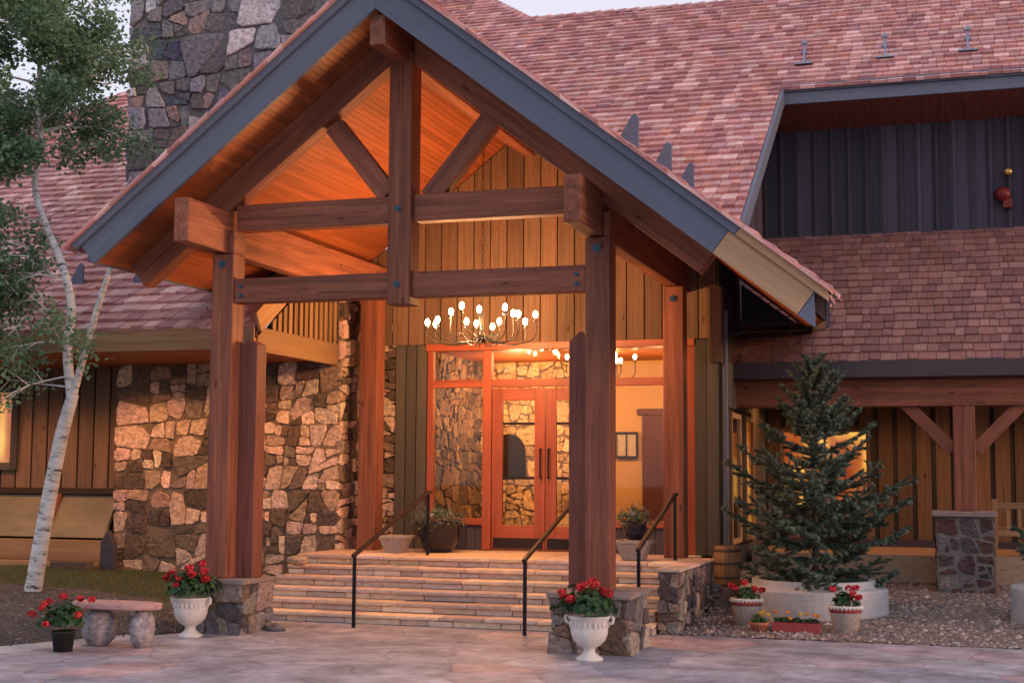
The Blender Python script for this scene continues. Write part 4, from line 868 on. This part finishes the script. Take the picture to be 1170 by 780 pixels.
def darkpot(x, y, z, r, h_, label, sd, mixed):
    random.seed(sd); u = empty('glazed_pot', (x, y, z), label, 'flower pot')
    mb = MB(); mb.lathe((x, y, z), [(r * .55, 0), (r * .8, h_ * .25), (r * .98, h_ * .6), (r * .95, h_ * .9), (r * 1.02, h_ * .94), (r * 1.02, h_), (r * .88, h_), (r * .86, h_ * .85), (.02, h_ * .86)], 36); mb.build('pot', M['glaze'], u, smooth=True)
    fo = MB()
    for i in range(760):
        t = random.random() * 6.3; q = random.random() ** .6; L_ = random.uniform(.04, .085); p = Vector((x + math.cos(t) * q * r * 1.25, y + math.sin(t) * q * r * 1.25, z + h_ + random.uniform(-.04, .17) * (1.2 - .5 * q) - (.06 if q > .9 else 0)))
        d = Vector((math.cos(t) * .7 + random.gauss(0, .5), math.sin(t) * .7 + random.gauss(0, .5), random.uniform(-.4, .9))).normalized(); s1, u1 = frame(d, Vector((0, 0, 1))); w_ = L_ * .22
        fo.add([p, p + d * L_ * .5 + s1 * w_, p + d * L_, p + d * L_ * .5 - s1 * w_], [(0, 1, 2, 3)])
    for i in range(9):
        t = random.uniform(0, 6.3); a = Vector((x, y, z + h_)); b_ = a + Vector((math.cos(t) * r * .9, math.sin(t) * r * .9, random.uniform(.2, .36)))
        for j in range(8):
            p = a.lerp(b_, .3 + j * .09); d = Vector((random.gauss(0, 1), random.gauss(0, 1), .5)).normalized(); s1, u1 = frame(d, Vector((0, 0, 1))); fo.add([p, p + d * .025 + s1 * .008, p + d * .05, p + d * .025 - s1 * .008], [(0, 1, 2, 3)])
    fo.build('foliage', M['sage_leaf'], u)
    for i in range(6 if mixed else 4):
        t = random.uniform(3.4, 6); q = r * random.uniform(.3, 1.1); mb = MB(); c = Vector((x + math.cos(t) * q, y + math.sin(t) * q, z + h_ + random.uniform(.06, .16)))
        for j in range(14):
            d = Vector((random.gauss(0, 1), random.gauss(0, 1), random.gauss(.3, 1))).normalized(); lobed(mb, c + d * .014, .014, d, 5)
        mb.build('flower_head', M['red_petal' if i == 0 and mixed else 'white_petal'], u)
darkpot(-7.62, 20.15, .785, .35, .45, 'large round dark glazed pot of silvery green plants left of the doors', 31, False)
darkpot(-4.42, 19.42, 1.058, .18, .26, 'small dark pot of white flowers set on a square stone planter', 32, True)

# round concrete planters
def roundplanter(x, y, z, r, h_, label):
    u = empty('round_planter', (x, y, z), label, 'planter', 'round stepped concrete planters with spruces')
    mb = MB(); mb.lathe((x, y, z), [(r * .985, -.1), (r, 0), (r, h_ - .13), (r - .015, h_ - .11), (r * .84, h_ - .085), (r * .835, h_ - .07), (r * .83, h_), (r * .75, h_), (r * .745, h_ - .1), (.01, h_ - .1)], 56); mb.build('bowl', M['concrete'], u)
    mb = MB(); mb.ball((x, y, z + h_ - .1), r * .74, 20, 8, (1, 1, .09), jit=.03); mb.build('soil', M['soil'], u)
PX, PY = -2.0, 19.72
roundplanter(PX, PY, .04, .99, .53, 'large round stepped concrete planter holding the big blue spruce')
roundplanter(1.5, 19.55, .1, .98, .58, 'round concrete planter with a small spruce at the right edge')

# spruces
def spruce(name, x, y, z, H, R, label, sd, nw=20, dens=1.5):
    random.seed(sd); u = empty(name, (x, y, z), label, 'tree', 'blue spruces in round planters')
    tr = MB(); tr.tube([(x, y, z), (x + .01, y, z + H * .5), (x, y, z + H * .9), (x, y, z + H * 1.04)], [.055, .03, .009, .004], 8, col=(1, 1, 1)); tr.build('trunk', M['bark'], u)
    nd = MB(); br = MB()
    V_ = []; F2 = []; RN = []
    def needles(a, b_, n, L_, spread=.9):
        d = (b_ - a).normalized(); s1, u1 = frame(d, Vector((0, 0, 1))); rr = random.random()
        for i in range(n):
            t = random.random(); p = a.lerp(b_, t); th = random.random() * 6.3; o = (s1 * math.cos(th) + u1 * math.sin(th)); q = (o * spread + d * random.uniform(.4, .9) + Vector((0, 0, .15))).normalized()
            sd_ = q.cross(o).normalized() if q.cross(o).length > .01 else s1; w_ = .006; k0 = len(V_)
            V_.extend([p - sd_ * w_, p + sd_ * w_, p + q * L_ * random.uniform(.7, 1.2)]); F2.append((k0, k0 + 1, k0 + 2)); RN.extend([min(1, max(0, rr * .6 + random.random() * .4))] * 3)
    for k3 in range(nw):
        f = (k3 + random.uniform(-.3, .3)) / nw; f = min(.97, max(0.01, f)); zz = z + .06 + (H * .9) * f; nb = random.choice((4, 5, 6, 7)) if f < .8 else 4
        for j in range(nb):
            L_ = (R * (1 - f) ** .95 * random.choice((.45, .7, .9, 1.0, 1.1, 1.2)) * random.uniform(.9, 1.1) + .1) * (.72 if f < .1 else 1); t = 2 * math.pi * (j + random.uniform(-.3, .3)) / nb + k3 * 1.3
            up0 = .05 + .75 * f; d = Vector((math.cos(t), math.sin(t), up0)); a = Vector((x, y, zz)); pts = [a]; n_ = 7
            for i in range(1, n_ + 1):
                q = i / n_; pts.append(a + Vector((d.x * L_ * q, d.y * L_ * q, L_ * (up0 * q - .28 * q * (1 - f) + .30 * q ** 3 * (1 - f * .5)))))
            br.tube(pts, [.011 * (1 - .75 * i / n_) * (L_ / R + .4) for i in range(n_ + 1)], 5)
            for i in range(n_): needles(pts[i], pts[i + 1], int(66 * dens * (pts[i + 1] - pts[i]).length / .1) if i > 0 else 6, .05)
            for i in range(1, n_):
                for sg in (-1, 1):
                    l2 = L_ * .42 * (1 - i / n_ * .62) * random.uniform(.6, 1.15); dd = (pts[i + 1] - pts[i]).normalized(); s1, u1 = frame(dd, Vector((0, 0, 1)))
                    e_ = pts[i] + (dd * .75 + s1 * sg * .75 + Vector((0, 0, random.uniform(-.22, .12)))).normalized() * l2
                    br.tube([pts[i], e_], [.005, .002], 4, cap=False); needles(pts[i], e_, int(46 * dens * l2 / .1), .045)
                    if l2 > .16:
                        for _ in range(3):
                            p3 = pts[i].lerp(e_, random.uniform(.3, .8)); e3 = p3 + ((e_ - pts[i]).normalized() + Vector((random.uniform(-1, 1), random.uniform(-1, 1), random.uniform(-.5, .2)))).normalized() * l2 * .42
                            needles(p3, e3, int(44 * dens * l2 * .42 / .1), .034)
    needles(Vector((x, y, z + H * .9)), Vector((x, y, z + H)), 60, .03)
    br.build('branches', M['bark'], u)
    nd.v = V_; nd.f = F2; nd.gc = [(0, 0, 0)] * len(V_); nd.rn = RN; nd.col = [(1, 1, 1)] * len(V_); nd.build('crown', M['needle'], u)
spruce('spruce_tree', PX + .03, PY, .5, 3.4, 1.42, 'large blue spruce growing in the round concrete planter', 41, 20)
spruce('spruce_tree', 1.42, 19.6, .6, 1.1, .95, 'small blue spruce at the right edge in its concrete planter', 42, 9)

# barrel by the corner
random.seed(8); u = empty('barrel', (-3.27, 20.3, .42), 'tan wooden barrel planter standing by the corner of the entrance', 'barrel')
for i in range(22):
    a = i * 2 * math.pi / 22; mb_ = None
mb = MB()
for i in range(22):
    a0 = (i - .46) * 2 * math.pi / 22; a1 = (i + .46) * 2 * math.pi / 22; vs = []; g0 = random.random() * 30
    for zz, r in ((0, .17), (.25, .2), (.52, .205), (.78, .18)):
        for a in (a0, a1): vs.append((-3.27 + r * math.cos(a), 20.3 + r * math.sin(a), .42 + zz * .7))
    mb.add(vs, [(j * 2, j * 2 + 1, j * 2 + 3, j * 2 + 2) for j in range(3)], [(v_[2] + g0, v_[0], v_[1]) for v_ in vs])
mb.lathe((-3.27, 20.3, .42), [(.168, 0), (.165, .53), (.01, .53)], 22); mb.build('staves', M['barrel'], u)
for zz, r in ((.08, .186), (.28, .208), (.46, .197)):
    mb = MB(); mb.lathe((-3.27, 20.3, .42 + zz), [(r, 0), (r + .004, .005), (r + .004, .03), (r, .035)], 28); mb.build('hoop', M['bark'], u)

# stone bench
u = empty('stone_bench', (-9.15, 13.9, 0), 'low stone bench with a pink slab seat on two boulders', 'bench'); random.seed(13)
mb = MB(); pts = [(-9.17 + .56 * math.cos(t) * (1 + .06 * math.sin(3 * t)), 13.98 + .24 * math.sin(t) * (1 + .08 * math.cos(2 * t)), .42) for t in [i * math.pi / 14 for i in range(28)]]; mb.prism(pts, (0, 0, .075), col=(.45, .27, .25)); mb.build('seat', M['step'], u, bevel=.02)
for x, w in ((-9.38, .2), (-8.82, .125)):
    mb = MB(); mb.ball((x, 14.0, .2), .24, 14, 12, (w / .24, .75, .98), col=(.27, .25, .27), jit=.04)
    mb.v = [(a, b_, max(-.01, min(.418, c))) for a, b_, c in mb.v]; mb.build('leg', M['stone'], u, smooth=True)
# old timber post and log
mb = MB(); mb.prism([(-13.27, 19.75, .2), (-13.03, 19.75, .2), (-13.03, 19.75, .82), (-13.15, 19.75, 1.02), (-13.27, 19.75, .82)], (0, .12, 0)); tag(mb.build('timber_stake', M['siding_dark'], bevel=.01), 'short dark pointed timber stake at the corner of the stone wall', 'post')
mb = MB(); mb.beam((-14.0, 19.55, .43), (-13.3, 19.55, .43), .2, .2); tag(mb.build('timber_block', M['bark'], bevel=.02), 'dark weathered timber block lying on the grass by the stake', 'timber')
# garden bench on the arcade porch (its back shows at the right edge)
u = empty('porch_bench', (1.1, 23.5, .74), 'wooden slatted bench on the porch behind the stone pier', 'bench')
for x in (.42, 2.1):
    mb = MB(); mb.box(x - .04, x + .04, 23.32, 23.40, .742, 1.62); mb.build('leg', M['cedar_tan'], u, bevel=.005)
    mb = MB(); mb.box(x - .04, x + .04, 23.86, 23.94, .742, 1.2); mb.build('leg', M['cedar_tan'], u, bevel=.005)
mb = MB()
for z in (1.52, 1.1): mb.box(.46, 2.06, 23.34, 23.38, z - .05, z + .05)
for i in range(9): x = .6 + i * .165; mb.box(x, x + .05, 23.345, 23.375, 1.151, 1.469)
mb.build('backrest', M['cedar_tan'], u, bevel=.004)
mb = MB()
for i in range(5): mb.box(.4, 2.12, 23.41 + i * .1, 23.49 + i * .1, 1.14, 1.17)
mb.build('seat', M['cedar_tan'], u, bevel=.004)

# alarm fittings on the dormer wall and roof brackets
mb = MB(); mb.tube([(.84, 26.02, 7.33), (.84, 25.95, 7.33), (.84, 25.93, 7.33)], [.075, .07, .03], 14); tag(mb.build('wall_lamp', M['brass'], smooth=True), 'small round brass lamp on the dormer wall above the red bell', 'lamp')
u = empty('alarm_bell', (.80, 26.0, 6.85), 'red alarm bell and box on the dark dormer wall', 'alarm bell')
mb = MB(); mb.tube([(.74, 26.02, 6.93), (.74, 25.9, 6.93), (.74, 25.86, 6.93)], [.14, .12, .04], 18); mb.build('gong', M['redmetal'], u, smooth=True)
mb = MB(); mb.box(.74, .9, 25.92, 26.02, 6.68, 6.84); mb.build('housing', M['redmetal'], u, bevel=.01)
mb = MB(); mb.tube([(.84, 26.01, 7.26), (.84, 26.01, 6.84)], .012, 6); mb.build('conduit', M['iron'], u)
proto = None
for i, x in enumerate((-2.67, -1.22, .22)):
    lb = ('roof bracket nearest the left corner of the dormer roof', 'middle one of three metal brackets above the dormer fascia', 'rightmost metal bracket above the dormer fascia')[i]
    z = mz(25.9) + .03
    if proto is None:
        u = empty('roof_bracket', (x, 25.9, z), lb, 'roof bracket', 'metal snow rail brackets above the dormer'); proto = u
        mb = MB(); mb.beam((x - .17, 25.86, z + .02), (x + .17, 25.86, z + .02), .12, .03); mb.beam((x - .08, 25.95, z + .05), (x + .08, 25.95, z + .05), .1, .03); mb.build('base', M['copper'], u, bevel=.004)
        mb = MB(); mb.box(x - .025, x + .025, 26.0, 26.03, z, z + .52); mb.beam((x, 25.86, z + .03), (x, 26.0, z + .34), .03, .03); mb.build('stand', M['copper'], u)
        for zz in (.26, .44): mb = MB(); mb.tube([(x - .07, 25.98, z + zz), (x + .07, 25.98, z + zz)], .024, 8); mb.build('rail_clip', M['copper'], u)
        pch = list(u.children)
    else:
        u = proto.copy(); C.objects.link(u); u.location = (x, 25.9, z); u['label'] = lb
        for c0 in pch: cc = c0.copy(); C.objects.link(cc); cc.parent = u

# ================================================================== LAMPS
def point(name, loc, w, r, parent=None, col=(1, .46, .18)):
    l_ = bpy.data.lights.new(name, 'POINT'); l_.energy = w; l_.shadow_soft_size = r; l_.color = col; o = bpy.data.objects.new(name, l_); C.objects.link(o)
    o.location = Vector(loc) - (Vector(parent.location) if parent else Vector((0, 0, 0))); o.parent = parent; return o
def chandelier(x, y, z, R, H_top, label, n, wt, bm, nl, sd, zr=0):
    random.seed(sd); u = empty('chandelier', (x, y, z), label, 'chandelier')
    mb = MB(); mb.tube([(x, y, z - .02), (x, y, z + .1), (x, y, z + .42)], [.05, .02, .012], 10); mb.ball((x, y, z - .03), .06, 10, 8); mb.build('stem', M['iron'], u)
    mb = MB(); zz = z + .42
    while zz < H_top:
        a = int((zz - z) / .05) % 2; dx, dy = (.018, 0) if a else (0, .018); mb.tube([(x - dx, y - dy, zz), (x - dx, y - dy, zz + .07), (x + dx, y + dy, zz + .07), (x + dx, y + dy, zz), (x - dx, y - dy, zz)], .004, 5); zz += .062
    if mb.v: mb.build('chain', M['iron'], u)
    arms = MB()
    for i in range(n):
        a = 2 * math.pi * i / n + random.uniform(-.12, .12); r = R * (1 if i % 3 else .6) * random.uniform(.93, 1.03); ex, ey = x + r * math.cos(a), y + r * math.sin(a); ze = z + random.uniform(.1, .27)
        pts = [Vector((x, y, z + .04)), Vector((x + r * .35 * math.cos(a), y + r * .35 * math.sin(a), z - .09)), Vector((x + r * .8 * math.cos(a), y + r * .8 * math.sin(a), z - .08)), Vector((ex, ey, z + .02)), Vector((ex, ey, ze))]
        sm = []
        for j in range(len(pts) - 1):
            p0, p1, p2, p3 = pts[max(0, j - 1)], pts[j], pts[j + 1], pts[min(len(pts) - 1, j + 2)]
            for t in (0, .25, .5, .75): sm.append(.5 * ((2 * p1) + (p2 - p0) * t + (2 * p0 - 5 * p1 + 4 * p2 - p3) * t * t + (3 * p1 - p0 - 3 * p2 + p3) * t ** 3))
        arms.tube(sm + [pts[-1]], .008, 6)
        ca = MB(); ca.lathe((ex, ey, ze - .01), [(.03, 0), (.032, .008), (.012, .012), (.012, .05)], 10); ca.build('candle_cup', M['iron'], u)
        bb = MB(); bb.ball((ex, ey, ze + .085), .034, 8, 7, (1, 1, 1.5)); bo = bb.build('bulb', M[bm], u, smooth=True); bo.visible_shadow = True
    for i in range(5):
        a = random.random() * 6.3; arms.tube([(x + R * .2 * math.cos(a), y + R * .2 * math.sin(a), z - .06), (x + R * .55 * math.cos(a + .4), y + R * .55 * math.sin(a + .4), z + .08), (x + R * .7 * math.cos(a + 1), y + R * .7 * math.sin(a + 1), z + .02)], .006, 5)
    arms.build('arms', M['iron'], u)
    for i in range(nl):
        a = 2 * math.pi * (i + .5) / nl; point('chandelier_light', (x + R * .8 * math.cos(a), y + R * .8 * math.sin(a), z + .24), wt / nl, .05, u)
    return u
chandelier(AX + .04, 18.5, 3.86, .76, 6.92, 'lit wrought iron chandelier hanging from the portico ridge before the doors', 15, 340, 'bulb', 4, 51)
chandelier(-6.05, 24.0, 3.72, .62, 4.14, 'lit chandelier inside the lobby seen through the transom glass', 10, 70, 'bulb_in', 2, 52)
point('lobby_light', (-7.9, 25.0, 3.4), 165, .12, lodge)
point('lobby_light', (-5.2, 24.8, 3.3), 62, .12, lodge)
def downlight(x, y, z, w, parent):
    mb = MB(); mb.lathe((x, y, z - .012), [(.085, 0), (.085, .012), (.062, .012), (.06, .002)], 18); f_ = mb.build('soffit_light', M['bark'], parent)
    mb = MB(); mb.lathe((x, y, z - .004), [(.058, 0), (.058, .002)], 16); mb.build('lens', M['lens'], f_)
    l_ = bpy.data.lights.new('soffit_lamp', 'SPOT'); l_.energy = w; l_.spot_size = RD(150); l_.spot_blend = .6; l_.shadow_soft_size = .05; l_.color = (1, .42, .14); o = bpy.data.objects.new('soffit_lamp', l_); C.objects.link(o); o.parent = parent; o.location = Vector((x, y, z - .03)) - Vector(parent.location)
for x in (-16.6, -14.6, -12.6, -10.6): downlight(x, 18.9, 3.695, 95, lodge)
for x in (-2.9, -.9, 1.3, 3.4): downlight(x, 24.4, 3.45, 40, lodge)

# ================================================================== THE ASPEN
random.seed(61)
asp = empty('aspen_tree', (-12.07, 16.4, .25), 'white barked aspen leaning beside the lodge with a full green crown', 'tree')
TY = 16.4
tr = MB()
def spline(pts, k_=4):
    pts = [Vector(p) for p in pts]; out = []
    for j in range(len(pts) - 1):
        p0, p1, p2, p3 = pts[max(0, j - 1)], pts[j], pts[j + 1], pts[min(len(pts) - 1, j + 2)]
        for i in range(k_): t = i / k_; out.append(.5 * ((2 * p1) + (p2 - p0) * t + (2 * p0 - 5 * p1 + 4 * p2 - p3) * t * t + (3 * p1 - p0 - 3 * p2 + p3) * t ** 3))
    return out + [pts[-1]]
def limb(pts, r0, r1, mb=None, n=10):
    s_ = spline(pts); mb = mb or tr; mb.tube(s_, [r0 + (r1 - r0) * (i / (len(s_) - 1)) + random.uniform(-.002, .002) for i in range(len(s_))], n); return s_
s0 = limb([(-12.1, TY, .1), (-12.03, TY, .45), (-11.89, TY, 1.34), (-11.69, TY, 2.41), (-11.52, TY, 3.0)], .128, .08, n=14)
lims = [limb([(-11.54, TY, 2.9), (-11.66, TY + .03, 3.6), (-11.6, TY, 4.2), (-11.75, TY - .05, 4.8), (-11.98, TY - .1, 5.31), (-12.19, TY - .1, 5.88), (-12.2, TY, 6.5), (-12.35, TY + .1, 7.4), (-12.3, TY + .1, 8.6), (-12.4, TY, 9.8)], .07, .022)]
lims.append(limb([(-11.53, TY, 2.95), (-11.32, TY - .05, 3.59), (-11.07, TY - .1, 4.3), (-10.91, TY - .12, 4.72)], .054, .034))
tr.build('trunk', M['aspen_bark'], asp, smooth=True)
bra = MB(); tips = []
def twig(a, b_, r, depth):
    a = Vector(a); b_ = Vector(b_); mid = a.lerp(b_, .5) + Vector((random.uniform(-.1, .1), random.uniform(-.1, .1), random.uniform(-.03, .1))) * (b_ - a).length
    s_ = spline([a, mid, b_], 3); bra.tube(s_, [r * (1 - .7 * i / (len(s_) - 1)) for i in range(len(s_))], 6, cap=False)
    L_ = (b_ - a).length
    if depth > 0:
        for i in range(random.choice((3, 4, 4, 5))):
            p = s_[random.randint(2, len(s_) - 1)]; d = ((b_ - a).normalized() + Vector((random.gauss(0, .7), random.gauss(0, .7), random.gauss(.1, .5)))).normalized()
            twig(p, p + d * L_ * random.uniform(.35, .62), r * .5, depth - 1)
    if depth <= 1:
        for t in (.45, .75, 1.0): tips.append(a.lerp(b_, t))
main = lims[0]
for i in range(52):
    z = random.uniform(5.75, 9.8); t = random.random() * 6.3; p = min(main, key=lambda q: abs(q.z - z)); R = 1.6 * math.sin(min(1, (z - 5.2) / 1.8) * 1.5) * random.uniform(.45, 1.0) * (1 - .5 * max(0, math.cos(t)))
    twig(p, p + Vector((math.cos(t) * R, math.sin(t) * R, R * random.uniform(.0, .42))), .02, 2)
for (p, q) in (((-11.65, TY, 3.7), (-12.5, TY - .4, 3.55)), ((-11.7, TY, 4.0), (-12.9, TY + .3, 4.35)), ((-11.6, TY, 3.25), (-12.2, TY - .6, 2.9)), ((-11.75, TY, 4.6), (-13.0, TY - .2, 4.9)), ((-11.4, TY, 3.4), (-11.0, TY - .5, 3.6)), ((-11.6, TY, 3.5), (-11.5, TY - .6, 3.9)), ((-12.6, TY - .3, 3.6), (-13.1, TY - .4, 3.0)), ((-11.62, TY, 3.1), (-12.4, TY - .2, 3.2))): twig(p, q, .014, 1)
for (p, q) in (((-12.7, TY, 4.6), (-13.5, TY, 4.0)), ((-12.6, TY, 4.5), (-13.4, TY - .3, 4.9)), ((-12.0, TY, 5.4), (-13.1, TY - .3, 5.5)), ((-12.9, TY, 4.3), (-13.3, TY - .4, 3.5)), ((-12.5, TY, 4.7), (-13.0, TY - .5, 4.2)), ((-12.8, TY, 4.8), (-12.4, TY - .6, 3.9)), ((-12.3, TY, 4.1), (-12.8, TY - .5, 3.3)), ((-13.0, TY, 5.0), (-13.2, TY - .3, 4.6))): twig(p, q, .014, 2)
for i in range(20):
    p = min(main, key=lambda q: abs(q.z - random.uniform(3.9, 5.7))); q = Vector((random.uniform(-13.7, -12.3), TY + random.uniform(-.7, .5), random.uniform(3.7, 5.5))); twig(p.lerp(q, .35), q, .01, 1)
bra.build('branches', M['aspen_bark'], asp)
V_ = []; F2 = []; RN = []
for tp_ in tips:
    nl = 0 if tp_.x > (-10.95 if tp_.z < 6.9 else -11.25) else random.randint(8, 17) if tp_.z > 5.2 else random.randint(9, 16); cr_ = random.random()
    for i in range(nl):
        p = tp_ + Vector((random.gauss(0, .10), random.gauss(0, .10), random.gauss(0, .085))); L_ = random.uniform(.045, .078)
        d = Vector((random.gauss(0, 1), random.gauss(0, 1), random.gauss(-.2, .7))).normalized(); s1, u1 = frame(d, Vector((random.gauss(0, 1), random.gauss(0, 1), 1))); w_ = L_ * .48; k0 = len(V_)
        V_.extend([p, p + d * L_ * .45 + s1 * w_, p + d * L_ * 1.1, p + d * L_ * .45 - s1 * w_]); F2.append((k0, k0 + 1, k0 + 2, k0 + 3)); RN.extend([min(1, max(0, cr_ * .5 + random.random() * .5))] * 4)
lf = MB(); lf.v = V_; lf.f = F2; lf.gc = [(0, 0, 0)] * len(V_); lf.rn = RN; lf.col = [(1, 1, 1)] * len(V_); lf.build('crown', M['aspen_leaf'], asp)
print('LEAVES', len(F2), 'tips', len(tips))
